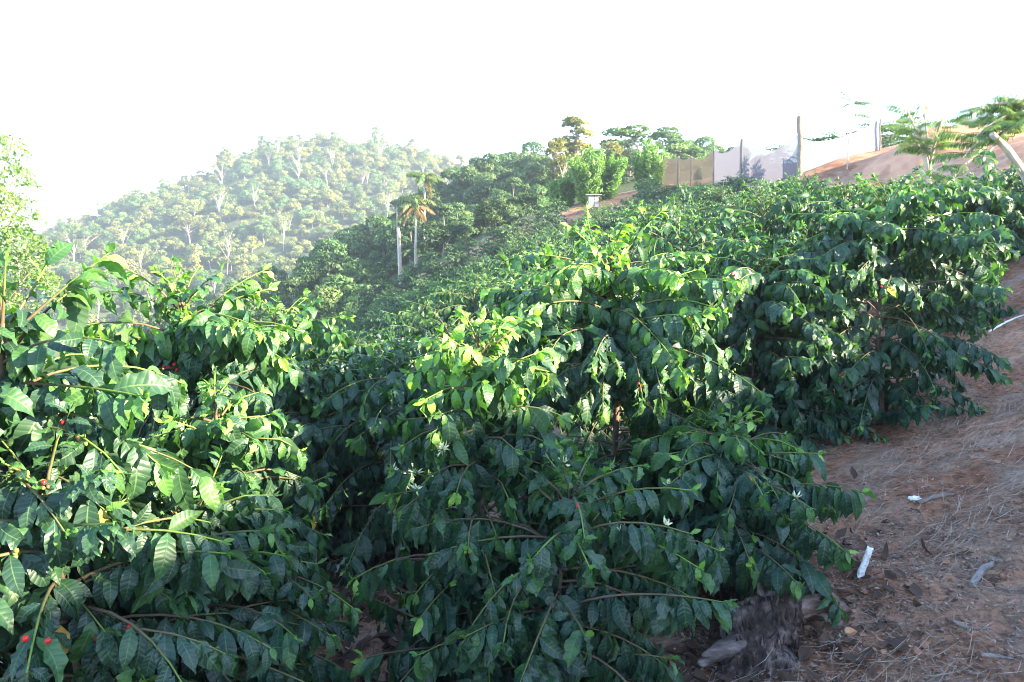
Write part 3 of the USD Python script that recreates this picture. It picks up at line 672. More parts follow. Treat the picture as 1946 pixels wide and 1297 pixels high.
def place_px(px, ybase, Y, zfn): p = at(px, ybase, Y); return (p[0], Y, float(zfn(np.array([p[0]]), np.array([Y]))[0]) - .2)


for cls, px, Y, sc, lab in [(RUST, 195, 215, .62, "rusty orange crowned tree on the left shoulder of the far hill"), (RUST, 163, 217, .5, "small rust coloured tree left of the orange crowned one"),
                            (UMB[1], 165, 228, 1.15, "broad umbrella shaped tree standing out at the left end of the hill"), (BARE[0], 266, 205, 1.0, "tall leafless white trunked tree low on the far hill"),
                            (UMB[0], 362, 222, .95, "flat topped pale tree with forked trunk midway up the hill"), (BARE[1], 300, 206, .85, "forked bare tree right of the tall white trunked one"),
                            (BARE[1], 625, 246, .8, "slender dead white tree near the middle of the hill"), (BARE[0], 700, 250, .7, "slender grey bare tree under the hilltop")]:
    x = at(px, 470, Y)[0]
    copy_of(cls, "forest_tree", lab, "tree", (x, Y, float(hill_z(np.array([x]), np.array([Y]))[0]) - .2), px * 7 % 360, sc)

# ---------------------------------------------------------------- palms, dead pole


def frond(rng, o, th, e0, L, droop, pairs=16, wid=0.5, colour=0.4, lw=.3):
    n = 9; s = np.linspace(0, 1, n); el = e0 - droop * s
    d = np.stack([np.cos(th) * np.cos(el), np.sin(th) * np.cos(el), np.sin(el)], 1); p = o + np.concatenate([[[0, 0, 0]], np.cumsum(d[:-1] * L / (n - 1), 0)])
    parts = [(*tube(p, np.linspace(0.012 * L, 0.004 * L, n), 4, False), colour)]
    f_ = np.repeat(np.linspace(0.15, 1, pairs), 2); sd = np.tile([1, -1], pairs)
    pp = np.stack([np.interp(f_, s, p[:, c]) for c in range(3)], 1); tg = norm(np.stack([np.interp(f_, s, d[:, c]) for c in range(3)], 1))
    lat = norm(np.cross(tg, UP)) * sd[:, None]; dd = lat * 0.8 + tg * 0.55 - UP * rng.uniform(0.25, 0.7, len(f_))[:, None]
    ln = L * wid * 0.5 * np.sin(np.pi * np.clip(f_ * 0.8 + 0.2, 0, 1)) ** 0.6 + 0.01
    v, f, N, uv = leaf_mesh(pp, dd, np.tile(UP, (len(f_), 1)) + lat * .2, ln, ln * lw, np.full(len(f_), .7), np.full(len(f_), .2), np.zeros(len(f_)), np.zeros(len(f_)), 3, 3)
    V, Fc, _, _, A = flat_leaves(v, f, N, uv, np.full(len(f_), colour) + rng.normal(0, .06, len(f_)))
    return parts + [(V, Fc, np.clip(A, 0, 1))]


def palm(label, px, ytop, ybase, Y, r, L, n_green, n_dead, seed):
    rng = np.random.default_rng(seed); t = at(px, ytop, Y); b = at(px, ybase, Y); h = t[2] - b[2] + 1.0
    root = thing("palm_tree", label, "palm tree", (b[0], Y, b[2] - 1.0))
    emit(root, "trunk", *tube(np.stack([np.linspace(0, .1, 7) * np.sin(np.linspace(0, 3, 7)), np.zeros(7), np.linspace(0, h, 7)], 1), np.linspace(r * 1.2, r, 7), 8), M_PALE)
    for k in range(n_green):
        V, Fc, A = join(frond(rng, np.array([0, 0, h]), k * 2.4 + rng.random(), rng.uniform(0.2, 1.2), L * rng.uniform(.8, 1.1), rng.uniform(1.4, 2.1))); emit(root, "frond", V, Fc, M_FOREST, age=A)
    for k in range(n_dead):
        V, Fc, A = join(frond(rng, np.array([0, 0, h - .1]), k * 2.0 - .6 + rng.normal(0, .3), rng.uniform(-.6, .2), L * rng.uniform(.8, 1.05), rng.uniform(.9, 1.3), colour=.6)); emit(root, "frond", V, Fc, M_RUST, age=A, label="dry brown hanging frond")
    return root


palm("palm tree with brown hanging dead fronds rising from the shaded spur", 789, 388, 470, 49, .055, 1.45, 9, 9, 301)
palm("slender palm with bushy green top just behind the brown fronded palm", 806, 340, 425, 56, .05, 1.5, 12, 2, 302)
palm("small pale young palm at the foot of the brown fronded palm", 790, 478, 482, 52, .1, 1.3, 9, 0, 303)
p0, p1 = at(757, 502, 50), at(756, 393, 50)
root = thing("dead_trunk", "bare broken dead tree trunk standing like a pole beside the palms", "dead trunk", (p0[0], 50, p0[2] - 1.2))
hh = p1[2] - p0[2] + 1.2; rs = np.random.default_rng(4)
zz = np.array([0, .3, .55, .72, .74]) * hh
emit(root, "trunk", *tube(np.c_[np.linspace(.12, 0, 5), np.zeros(5), zz], [.135, .122, .112, .10, .05], 9), M_PALE)
emit(root, "splinter", *tube(np.c_[np.full(4, -.05), np.zeros(4), np.array([.68, .8, .92, 1]) * hh], [.06, .05, .045, .025], 6), M_WOOD)

# ---------------------------------------------------------------- ridge trees above the bamboo
for cls, px, ytop, Y, sc, lab in [(UMB[1], 1225, 240, 78, .85, "broad flat crowned tree on the ridge behind the bamboo"), (FAR[3], 1090, 222, 70, .85, "tall airy tree rising highest on the ridge"),
                                  (FAR[3], 1060, 262, 66, .62, "pale thin tree below the tallest ridge tree"), (FAR[5], 1160, 265, 74, .75, "olive rounded tree on the ridge left of the flat crowned one"), (ROUND[1], 905, 290, 82, .9, "rounded tree at the left end of the ridge skyline"),
                                  (BARE[0], 1075, 330, 60, .32, "leaning tree with bare pale limbs left of the bamboo"), (FAR[0], 1290, 262, 72, .7, "green tree on the ridge above the fence's far end"), (ROUND[2], 1000, 345, 50, .42, "round glossy bush left of the bamboo clumps"), (ROUND[0], 930, 375, 46, .5, "round olive bush lower left of the glossy one")]:
    p = at(px, ytop, Y); z = g(p[0], Y); hcls = {UMB[1]: 9.1, FAR[3]: 8.2, FAR[5]: 6, ROUND[1]: 5.6, BARE[0]: 10, FAR[0]: 6, ROUND[2]: 6.0, ROUND[0]: 5.2}[cls]
    zs_ = max(.3, (p[2] - z) / hcls)
    copy_of(cls, "forest_tree", lab, "tree", (p[0], Y, z), px * 3 % 360, (sc, sc, zs_))

# ---------------------------------------------------------------- bamboo


def bamboo(label, px, ytop, ybase, Y, R, seed, n=46):
    rng = np.random.default_rng(seed); b = at(px, ybase, Y); t = at(px, ytop, Y); h = t[2] - b[2]; z = g(b[0], Y)
    root = thing("bamboo_clump", label, "bamboo", (b[0], Y, min(z, b[2])))
    dz = b[2] - min(z, b[2])
    for k in range(n):
        th = rng.random() * 6.28; rr = R * math.sqrt(rng.random()); lean = rr / R; hk = (h + dz) * rng.uniform(.7, 1.0) * (1 - .28 * lean ** 2)
        s = np.linspace(0, 1, 7); p = np.c_[np.cos(th) * rr * (.35 + .65 * s ** 1.2), np.sin(th) * rr * (.35 + .65 * s ** 1.2), hk * s]
        emit(root, "culm", *tube(p, np.linspace(.018, .005, 7), 4), M_BAMBOO, age=.6)
        m = 190; f_ = rng.uniform(.12, 1, m); c = np.stack([np.interp(f_, s, p[:, q]) for q in range(3)], 1)
        out = norm(rng.normal(0, 1, (m, 3)) * [1, 1, .5] + np.array([math.cos(th), math.sin(th), .4]) * .7)
        c = c + out * rng.uniform(.05, .42, m)[:, None] * (1.15 - .6 * f_)[:, None]
        v, f, _ = cards(rng, c, out + .8 * UP, .27, .24, .3)
        emit(root, "leaf_spray", v, f, M_BAMBOO, kind="stuff", n=norm(np.repeat(out, 4, 0) + vnormals(v, f)), age=np.clip(np.repeat(rng.uniform(.15, .8) + .2 * out[:, 2] + rng.normal(0, .12, m), 4), 0, 1))
    return root


bamboo("large bright green bamboo clump left of the fence end", 1132, 276, 392, 45, 1.75, 401, 60)
bamboo("narrow green bamboo clump beside the first fence post", 1232, 262, 372, 47, 1.0, 402, 36)
bamboo("small low bamboo clump at the left foot of the large one", 1068, 330, 398, 46, .7, 403, 22)

# ---------------------------------------------------------------- fence with shade net
def net_material(name, col, lo, var):
    return mat(name, {"t": ("transparent_bsdf", {}), "d": ("diffuse_bsdf", {"color": col}), "tl": ("translucent_bsdf", {"color": col}), "ml": ("mix_closure", {"fac": 0.4}), "m": ("mix_closure", {}),
                      "g": ("geometry", {}), "n": ("noise_texture", {"scale": 9.0, "detail": 4.0}), "w": ("wave_texture", {"bands_direction": "z", "scale": 5.0, "distortion": 2.0}),
                      "a": ("math", {"math_type": "multiply_add", "value2": var, "value3": lo}), "b": ("math", {"math_type": "multiply_add", "value2": var * .5})},
               [("g.position", "n.vector"), ("g.position", "w.vector"), ("n.fac", "a.value1"), ("w.fac", "b.value1"), ("a.value", "b.value3"), ("b.value", "m.fac"), ("t.BSDF", "m.closure1"), ("d.BSDF", "ml.closure1"), ("tl.BSDF", "ml.closure2"), ("ml.closure", "m.closure2")], surface="m.closure")


M_NET = net_material("shade_net", (0.12, 0.12, 0.155), .90, .03)
M_NET_BROWN = net_material("brown_shade_net", (0.07, 0.06, 0.052), .74, .08)
M_NET2 = net_material("thin_net", (0.24, 0.24, 0.28), .87, .03)
POSTS = [(1257, 290, 362, 47, .07), (1289, 297, 356, 44.5, .06), (1314, 297, 352, 42.5, .05), (1357, 284, 348, 39, .055), (1409, 264, 342, 35, .07), (1520, 221, 334, 28, .085), (1673, 226, 300, 28.5, .03)]
fence = thing("net_fence", "sagging shade net fence on wooden posts along the top of the plot", "fence", (0, 0, 0))
pp = []
for k, (px, yt, yb, Y, r) in enumerate(POSTS):
    t, b = at(px, yt, Y), at(px, yb, Y); b = np.array([b[0], Y, min(b[2], g(b[0], Y)) - .2]); pp.append((t, b))
    n = 6; s = np.linspace(0, 1, n)[:, None]; q = b + (t - b) * s + np.random.default_rng(k).normal(0, .012, (n, 3)) * [1, 1, 0]
    emit(fence, "post", *tube(q, np.linspace(r * 1.1, r * .85, n), 9), M_POST)
for k in range(len(pp) - 1):
    (t0, b0), (t1, b1) = pp[k], pp[k + 1]
    if k == 4: t1 = t1 - [0, 0, .95 - .35]; t1 = at(1520, 252, 28)
    if k == 5: t0 = at(1520, 252, 28) ; t0[2] -= .25
    n, mrow = 14, 8; s = np.linspace(0, 1, n); rr = np.linspace(0, 1, mrow); rg = np.random.default_rng(50 + k)
    top = t0 + (t1 - t0) * s[:, None] - UP * (np.sin(np.pi * s) * np.linalg.norm(t1 - t0) * .075)[:, None] - UP * .05
    bx = b0 + (b1 - b0) * s[:, None]; bx[:, 2] = height(bx[:, 0], bx[:, 1]) + .02
    G = bx[None] + (top - bx)[None] * rr[:, None, None]; off = (meshkit.noise(G * [1.5, 1.5, .6], k) - .5) * .22; G[..., 1] += off * np.sin(np.pi * s)[None]
    G[:, 0, 1] -= .0; G[..., 1] += .09
    i, j = np.meshgrid(np.arange(mrow - 1), np.arange(n - 1), indexing="ij"); a = (i * n + j).ravel()
    emit(fence, "net", G.reshape(-1, 3), np.stack([a, a + 1, a + n + 1, a + n], 1), M_NET2 if k == 5 else (M_NET_BROWN if k < 3 else M_NET))
    emit(fence, "top_wire", *tube(top + [0, .09, .004], .006, 4), M_WOOD)

# shrubs behind the net
for k, (px, yt, Y, sc) in enumerate([(1580, 288, 32, 1.0), (1625, 284, 33, 1.0), (1665, 262, 31, 1.15), (1700, 275, 33, .9), (1480, 300, 34, .8), (1385, 300, 41, 1.0), (1545, 300, 34, .8)]):
    p = at(px, yt, Y); z = g(p[0], Y); s = max(.6, (p[2] - z) / 1.6)
    copy_of(LOD[(k * 2 + 1) % 6], "coffee_shrub", "shrub seen through or beside the net, behind the fence line", "coffee shrub", (p[0], Y, z), k * 77, (sc, sc, s), "shrubs behind the net")

# red soil mound
rngm = np.random.default_rng(8)
X, Y = np.meshgrid(np.linspace(-3.2, 3.2, 60), np.linspace(-2.4, 2.4, 50)); cx, cy = at(1815, 260, 26.0)[0], 26.0
bell = np.exp(-((X / 1.7) ** 2 + (Y / 1.3) ** 2)) * .8 + .3 * np.exp(-(((X + 1.3) / 1.0) ** 2 + (Y / 1.0) ** 2))
Z = height(X + cx, Y + cy) + bell * (1 + .5 * (meshkit.fbm(np.stack([X * 1.3, Y * 1.3, 0 * X], -1), 4, 3) - .5)) - .06
i, j = np.meshgrid(np.arange(49), np.arange(59), indexing="ij"); a = (i * 60 + j).ravel()
M_CLAY = rough_material("orange_clay", (0.24, 0.115, 0.07), (0.36, 0.19, 0.115), 3, .95, .8, .05)
tag(emit("/World", "soil_mound", np.stack([X + cx, Y + cy, Z], -1).reshape(-1, 3), np.stack([a, a + 1, a + 61, a + 60], 1), M_CLAY), "heap of orange earth behind the feathery trees", "soil mound", kind="structure")

# box on legs by the bamboo
b = at(1128, 393, 42); z = b[2]; t = at(1128, 370, 42); hh = t[2] - z
root = thing("wooden_hutch", "small pale hutch with flat dark roof below the bamboo", "hutch", (b[0], 42, z - .05))
bx = lambda s, c: (lambda m: (np.array(m.vertices), np.array(m.faces)))(trimesh.creation.box(extents=s, transform=trimesh.transformations.translation_matrix(c)))
M_WHITEWOOD = rough_material("pale_boards", (0.30, 0.25, 0.22), (0.46, 0.41, 0.37), 6, .8, .3, .01)
emit(root, "board", *bx((.22, .42, hh - .02), (-.13, 0, hh / 2)), M_WHITEWOOD, smooth=False); emit(root, "board", *bx((.20, .40, hh - .04), (.125, 0, hh / 2)), M_WHITEWOOD, smooth=False)
emit(root, "side", *bx((.05, .3, hh - .02), (-.005, .02, hh / 2)), M_BARK, smooth=False); emit(root, "roof", *bx((.78, .6, .05), (0, 0, hh + .028)), M_WOOD, smooth=False)

# ---------------------------------------------------------------- young tree by the net, feathery trees, left tree
rng = np.random.default_rng(77)
p0, p1 = at(1610, 318, 27), at(1613, 196, 27)
root = thing("young_tree", "thin sapling with a few drooping fern like leaves in front of the net", "tree", (p0[0], 27, g(p0[0], 27)))
hh = p1[2] - g(p0[0], 27); emit(root, "trunk", *tube(np.c_[np.linspace(0, .05, 5), np.zeros(5), np.linspace(0, hh, 5)], np.linspace(.022, .014, 5), 6), M_PALE)
for th, e0, L, o in [(.15, .25, .95, -.35), (.1, .35, 1.0, 0), (3.0, .9, .55, 0), (3.3, -.1, .45, 0), (.3, .3, .7, 0), (2.6, 1.2, .75, 0)]:
    V, Fc, A = join(frond(rng, np.array([.05, 0, hh + o]), th, e0, L, 1.0, 14, .38, .25)); emit(root, "leaf", V, Fc, M_FEATHER, age=A)


def feathery(label, px, ybase, Y, branches, seed, trunk_from=None, L=.42):
    """branches: pixel targets (px, py, depth) that the limbs reach; leaves are feathery fronds along the limbs' outer half."""
    rng = np.random.default_rng(seed); b = at(px, ybase, Y); z = g(b[0], Y); o = np.array([b[0], Y, z])
    root = thing("feathery_tree", label, "tree", o)
    fork = np.array([0, 0, max(.8, .35 * (at(*branches[0])[2] - z))]) if trunk_from is None else np.array(trunk_from)
    emit(root, "trunk", *tube(np.stack([[0, 0, -.1], fork * .5 + [.04, 0, 0], fork]), [.065, .055, .045], 8), M_PALE)
    for t in branches:
        e = at(*t) - o; mid = (fork + e) / 2 + [0, 0, .25]; q = np.linspace(0, 1, 8)[:, None]; pts = (1 - q) ** 2 * fork + 2 * q * (1 - q) * mid + q * q * e
        emit(root, "limb", *tube(pts, np.linspace(.035, .009, 8), 6), M_PALE)
        for k in range(11):
            f_ = .25 + .75 * (k + .5) / 11; p = np.array([np.interp(f_ * 7, np.arange(8), pts[:, c]) for c in range(3)]); tg = norm(e - fork); th = math.atan2(tg[1], tg[0]) + (1 if k % 2 else -1) * rng.uniform(.4, 1.5)
            V, Fc, A = join(frond(rng, p, th, rng.uniform(.1, .8), L * rng.uniform(.7, 1.15), rng.uniform(.6, 1.3), 13, .62, rng.uniform(.3, .85), .2)); emit(root, "leaf", V, Fc, M_FEATHER, age=A)
    return root


feathery("feathery leaved tree standing left of the orange heap", 1765, 330, 17, [(1720, 205, 17), (1755, 200, 17.2), (1790, 225, 16.8), (1740, 240, 16.5), (1780, 265, 16.6), (1715, 235, 17.2)], 501, L=.5)
feathery("feathery leaved tree with a thick pale limb leaning in from the right edge", 1990, 430, 9.5, [(1850, 215, 9.2), (1900, 205, 9.6), (1935, 215, 9.4), (1850, 265, 9.0), (1830, 300, 9.1), (1880, 290, 8.8), (1800, 350, 9.0), (1925, 265, 9.0)], 502, trunk_from=(-.15, 0, 1.25), L=.36)
emit("/World/feathery_tree_001", "limb", *tube(np.stack([at(1985, 420, 9.4), at(1946, 330, 9.0), at(1915, 285, 8.9), at(1885, 255, 8.8)]) - np.array([at(1990, 430, 9.5)[0], 9.5, g(at(1990, 430, 9.5)[0], 9.5)]), [.05, .045, .04, .03], 8), M_PALE, label="thick pale leaning limb")

rng = np.random.default_rng(88)
b = at(-60, 560, 26); root = thing("leafy_tree", "sunlit leafy tree cut off by the left edge above the coffee shrubs", "tree", (b[0], 26, g(b[0], 26)))
zt = at(0, 262, 26)[2] - g(b[0], 26)
C = []; Cr = []
for px, py, r in [(-90, 300, .9), (-20, 285, .55), (20, 285, .4), (40, 300, .28), (-10, 340, .75), (35, 345, .45), (60, 360, .25), (-40, 400, 1.0), (25, 410, .65), (62, 425, .3), (-20, 470, 1.0), (35, 480, .7), (70, 500, .45), (20, 530, .8), (90, 540, .4), (-90, 520, 1.2), (-120, 420, 1.2), (60, 560, .7), (-20, 590, .9)]:
    C.append(at(px, py, 26 + rng.normal(0, .5)) - np.array([b[0], 26, g(b[0], 26)])); Cr.append(r)
C = np.array(C); Cr = np.array(Cr)
V, Fc = join([(x, y) for x, y in limbs(rng, zt, C, .13, .7)])[:2]; emit(root, "trunk", V, Fc, M_BARK)
v, f, N, A = crown(rng, C, Cr * 1.25, 900, .12, squash=.9); emit(root, "crown", v, f, M_TREE, n=N, age=A)

# ---------------------------------------------------------------- ground litter, sticks, stump
rng = np.random.default_rng(600)
M_STRAW = rough_material("dry_straw", (0.8, 0.8, 0.8), (1.1, 1.1, 1.1), 30, .9, 0, attr=[(0, (0.065, 0.038, 0.028)), (.35, (0.22, 0.15, 0.11)), (.7, (0.33, 0.25, 0.19)), (1, (0.42, 0.345, 0.28))])


def litter(n, sampler, Lr, Wr, lift, seed, name, label, agef, cat, curve=.5, align=None, cols=2):
    rng = np.random.default_rng(seed); xy = sampler(rng, n); n = len(xy); z = height(xy[:, 0], xy[:, 1])
    th = rng.random(n) * 6.28 if align is None else align + rng.normal(0, .45, n); e = rng.normal(0, .12, n)
    d = np.c_[np.cos(th) * np.cos(e), np.sin(th) * np.cos(e), np.sin(e)]
    nn = UP + rng.normal(0, .25, (n, 3)); L = rng.uniform(*Lr, n); W = rng.uniform(*Wr, n)
    P = np.c_[xy, z + lift * rng.random(n) + .002] - d * L[:, None] * .5
    v, f, N, uv = leaf_mesh(P, d, nn, L, W, rng.normal(0, curve, n), rng.normal(0, .5, n), np.zeros(n), np.zeros(n), 4, 2, .6)
    V, Fc, N, U, A = flat_leaves(v, f, N, uv, np.clip(agef(rng, n, xy), 0, 1))
    return tag(emit("/World", name, V, Fc, M_STRAW, n=N, age=A), label, cat, kind="stuff")


def slope_area(rng, n):
    y = rng.uniform(1.3, 3.4, n * 2) ** 1.0 * np.where(rng.random(n * 2) < .35, 2.2, 1); x = rng.uniform(.2, .68, n * 2) * y * 1.0 + rng.normal(0, .2, n * 2)
    keep = (x > .2 * y) ; return np.c_[x, y][keep][:n]


def gap_area(rng, n): return np.c_[rng.uniform(-1.1, -.2, n), rng.uniform(2.2, 4.2, n)]


def bands(rng, n):
    c = np.array([at(px, py, Y)[:2] for px, py, Y in [(1760, 880, 4.1), (1850, 850, 4.3), (1930, 840, 4.5), (1900, 990, 3.3), (1940, 975, 3.4), (1720, 900, 3.9), (1640, 920, 3.6), (1560, 1240, 2.3), (1620, 1270, 2.2), (1700, 1200, 2.4), (1850, 1010, 3.2)]])
    k = rng.integers(0, len(c), n); return c[k] + rng.normal(0, 1, (n, 2)) * [.22, .13]


litter(17000, slope_area, (.012, .06), (.0015, .0034), .02, 601, "straw_litter", "dry straw and chips scattered over the bare slope", lambda r, n, xy: r.beta(1.2, 2.4, n), "straw")
litter(2200, bands, (.06, .20), (.0013, .0028), .04, 602, "straw_litter", "drifts of pale cut grass lying on the slope", lambda r, n, xy: r.uniform(.3, .9, n), "straw", .8, align=.35)
litter(14000, slope_area, (.006, .026), (.004, .011), .012, 603, "wood_chips", "small brown chips and dead leaf bits on the slope", lambda r, n, xy: r.beta(1.3, 2.5, n), "wood chips")
litter(2500, gap_area, (.03, .12), (.002, .006), .015, 604, "straw_litter", "dark straw on the soil gap between the shrubs", lambda r, n, xy: r.beta(1.2, 3, n), "straw")


rng = np.random.default_rng(640); xy = slope_area(rng, 1700); z = height(xy[:, 0], xy[:, 1]); _i0 = trimesh.creation.icosphere(subdivisions=0)
cl = []
for (x, y), zz in zip(xy, z):
    r = .004 + .016 * rng.random() ** 4; cl.append((_i0.vertices * rng.uniform(.6, 1.3, (12, 1)) * r * [1, 1, .7] + [x, y, zz + r * .2], _i0.faces, np.full(12, rng.uniform(0, .4))))
M_CLOD = rough_material("soil_clod", (0.17, 0.075, 0.048), (0.32, 0.17, 0.11), 14, .95, .8, .004)
V, Fc, A = join(cl); tag(emit("/World", "soil_clods", V, Fc, M_CLOD, smooth=False), "small red soil clods strewn over the bare slope", "soil clods", kind="stuff")


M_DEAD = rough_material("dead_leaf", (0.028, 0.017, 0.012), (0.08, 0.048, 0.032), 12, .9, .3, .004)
rng = np.random.default_rng(650); bs = []
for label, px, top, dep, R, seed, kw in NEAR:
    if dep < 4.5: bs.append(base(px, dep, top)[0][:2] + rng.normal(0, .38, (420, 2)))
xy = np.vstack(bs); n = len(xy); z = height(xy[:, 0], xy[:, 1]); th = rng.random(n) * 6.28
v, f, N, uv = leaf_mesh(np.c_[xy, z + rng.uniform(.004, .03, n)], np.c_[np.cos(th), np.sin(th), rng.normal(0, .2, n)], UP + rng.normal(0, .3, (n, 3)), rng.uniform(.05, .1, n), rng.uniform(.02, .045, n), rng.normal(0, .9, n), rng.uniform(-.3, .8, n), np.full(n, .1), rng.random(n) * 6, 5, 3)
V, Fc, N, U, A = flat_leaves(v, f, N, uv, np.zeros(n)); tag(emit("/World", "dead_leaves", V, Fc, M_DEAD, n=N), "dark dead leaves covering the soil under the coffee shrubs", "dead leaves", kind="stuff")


def stick(name, label, cat, pts, r, m, seed=0, lift=.5):
    q = [at(px, py, Y) for px, py, Y in pts]; q = np.array([[p[0], p[1], g(p[0], p[1]) + r * lift + dz] for p, dz in zip(q, np.broadcast_to(0, len(q)))])
    rg = np.random.default_rng(seed); s = np.linspace(0, len(q) - 1, len(q) * 4); p = np.stack([np.interp(s, np.arange(len(q)), q[:, c]) for c in range(3)], 1); p[:, 2] += rg.normal(0, r * .12, len(p))
    o = p[0].copy(); root = tag(emit("/World", name, *tube(p, r * (1 + .25 * np.sin(np.linspace(0, 5, len(p)))) * np.linspace(1.1, .75, len(p)), 7), m), label, cat)
    return root


def ground_hit(px, py):
    Ys_ = np.linspace(.9, 16, 500); P_ = np.array([at(px, py, Y_) for Y_ in Ys_]); under_ = np.nonzero(P_[:, 2] < height(P_[:, 0], P_[:, 1]))[0]
    return float(Ys_[under_[0]]) if len(under_) else 16.0


for lab, pix, r, m in [("thick curved grey stick lying on the slope near the right edge", [(1846, 1116), (1868, 1092), (1884, 1078), (1888, 1066)], .011, M_WOOD), ("thin straight twig below the curved stick", [(1850, 1118), (1900, 1124), (1945, 1130)], .004, M_WOOD),
                       ("dark brown stick low on the slope at right", [(1802, 1190), (1850, 1201), (1892, 1203)], .006, M_BARK), ("long dark stick on the slope below the white scrap", [(1745, 966), (1775, 955), (1812, 948)], .009, M_BARK),
                       ("dark twig beside the white stake", [(1688, 1067), (1726, 1060)], .005, M_BARK), ("slim grey stick in the lower right corner", [(1866, 1254), (1925, 1258)], .006, M_WOOD), ("broken branch piece resting against the stump", [(1543, 1173), (1566, 1186), (1598, 1194)], .02, M_WOOD)]:
    Ys = [ground_hit(*q) for q in pix]; stick("stick", lab, "stick", [(*q, Y) for q, Y in zip(pix, Ys)], r, m, int(pix[0][0]))
M_FLAKE = rough_material("flaking_white_paint", (0.20, 0.17, 0.14), (0.70, 0.69, 0.67), 70, .9, .9, .004, c3=(0.80, 0.79, 0.77))
M_WHITE = rough_material("white_paint", (0.55, 0.53, 0.50), (0.80, 0.79, 0.77), 40, .8, .5, .004)
pix = [(1880, 632), (1905, 620), (1930, 607), (1960, 595)]; stick("pale_pole", "thin white pole lying on the bare slope at the right edge", "pole", [(*q, ground_hit(*q)) for q in pix], .007, M_WHITE)
Y = ground_hit(1628, 1100); a0, a1 = at(1626, 1098, Y), at(1654, 1042, Y - .02)
n = 24; s = np.linspace(0, 1, n)[:, None]
stake = thing("white_stake", "flaking white painted stake leaning out of the ground beside the stump", "stake", a0)
V, Fc = tube((a1 - a0) * s + np.array([[0, 0, -.04]]) * (1 - s), np.linspace(.014, .0115, n), 12); V = V + norm(rng.normal(0, 1, V.shape)) * .0016 + ((meshkit.fbm(V * 55, 3, 8) - .5) * .012)[:, None]
emit(stake, "stake", V, Fc, M_FLAKE)
Y = ground_hit(1738, 952); p = at(1738, 952, Y)
m = trimesh.creation.icosphere(subdivisions=2); vv = m.vertices * [.024, .016, .010]; vv = vv * (1 + .9 * (meshkit.noise(m.vertices * 3.1, 4) - .5))[:, None]
tag(emit("/World", "plastic_scrap", vv + [p[0], p[1], g(p[0], p[1]) + .01], m.faces, M_WHITE, smooth=False), "crumpled white plastic scrap on the slope", "litter")
M_STONE = rough_material("ochre_stone", (0.38, 0.19, 0.09), (0.52, 0.30, 0.16), 25, .9, .6, .005)
for px, py, r, lab in [(1615, 1207, .018, "ochre stone beside the stump's broken branch"), (1680, 1243, .010, "small ochre stone right of the larger one"), (567, 1215, .03, "reddish clod in the soil gap between the shrubs"), (1660, 1238, .008, "tiny pale orange stone near the stump")]:
    Y = ground_hit(px, py); p = at(px, py, Y); m = trimesh.creation.icosphere(subdivisions=2); vv = m.vertices * [1.1, .9, .8] * r * (1 + .6 * (meshkit.noise(m.vertices * 1.7 + px, 2) - .5))[:, None]
    tag(emit("/World", "stone", vv + [p[0], p[1], g(p[0], p[1]) + r * .4], m.faces, M_STONE), lab, "stone")


def blob(joints, bones, edge=.012, rough=.012, seed=1, fib=0.0):
    """Union of hulls of spheres, refined and roughened."""
    sp = lambda p, r: m3.Manifold.sphere(r, 12).translate([float(x) for x in p])
    u = m3.Manifold.batch_boolean([m3.Manifold.batch_hull([sp(*joints[a]), sp(*joints[b])]) for a, b in bones], m3.OpType.Add).refine_to_length(edge)
    me = u.to_mesh(); tm = trimesh.Trimesh(me.vert_properties[:, :3], me.tri_verts, process=True)
    tm = trimesh.smoothing.filter_taubin(tm, iterations=6)
    n = tm.vertex_normals; v = tm.vertices
    k = (meshkit.fbm(v * 14, 4, seed) - .5) * 2 + (np.abs(meshkit.noise(v * 45, seed + 3) - .5) * 2 - .5) * .6
    return v + n * (k * rough)[:, None], tm.faces


def gnarl(joints, bones, edge, amp, seed, fib=(40, 40, 7), knots=.5):
    """Union of hulls of spheres, refined, then torn into grain along z (or the given stretch) and knots."""
    sp = lambda p, r: m3.Manifold.sphere(r, 14).translate([float(x) for x in p])
    u = m3.Manifold.batch_boolean([m3.Manifold.batch_hull([sp(*joints[a]), sp(*joints[b])]) for a, b in bones], m3.OpType.Add).refine_to_length(edge)
    me = u.to_mesh(); tm = trimesh.smoothing.filter_taubin(trimesh.Trimesh(me.vert_properties[:, :3], me.tri_verts, process=True), iterations=8)
    v, n = np.array(tm.vertices), np.array(tm.vertex_normals)
    grain = 1 - 2 * np.abs(meshkit.noise(v * np.array(fib) + seed, seed) - .5) * 2
    k = (meshkit.fbm(v * 9 + seed, 3, seed) - .5) * 2.4 + grain * .55 + (meshkit.fbm(v * 60, 2, seed + 5) - .5) * knots
    return v + n * (k * amp)[:, None], np.array(tm.faces)


Ys = ground_hit(1450, 1250) - .06; so = at(1445, 1240, Ys); so[2] = g(so[0], so[1]); S = Ys / F
J = lambda px, py, dy, r: (np.array([(px - 1445) * S, dy, (1262 - py) * S]), r * S * 1.18)


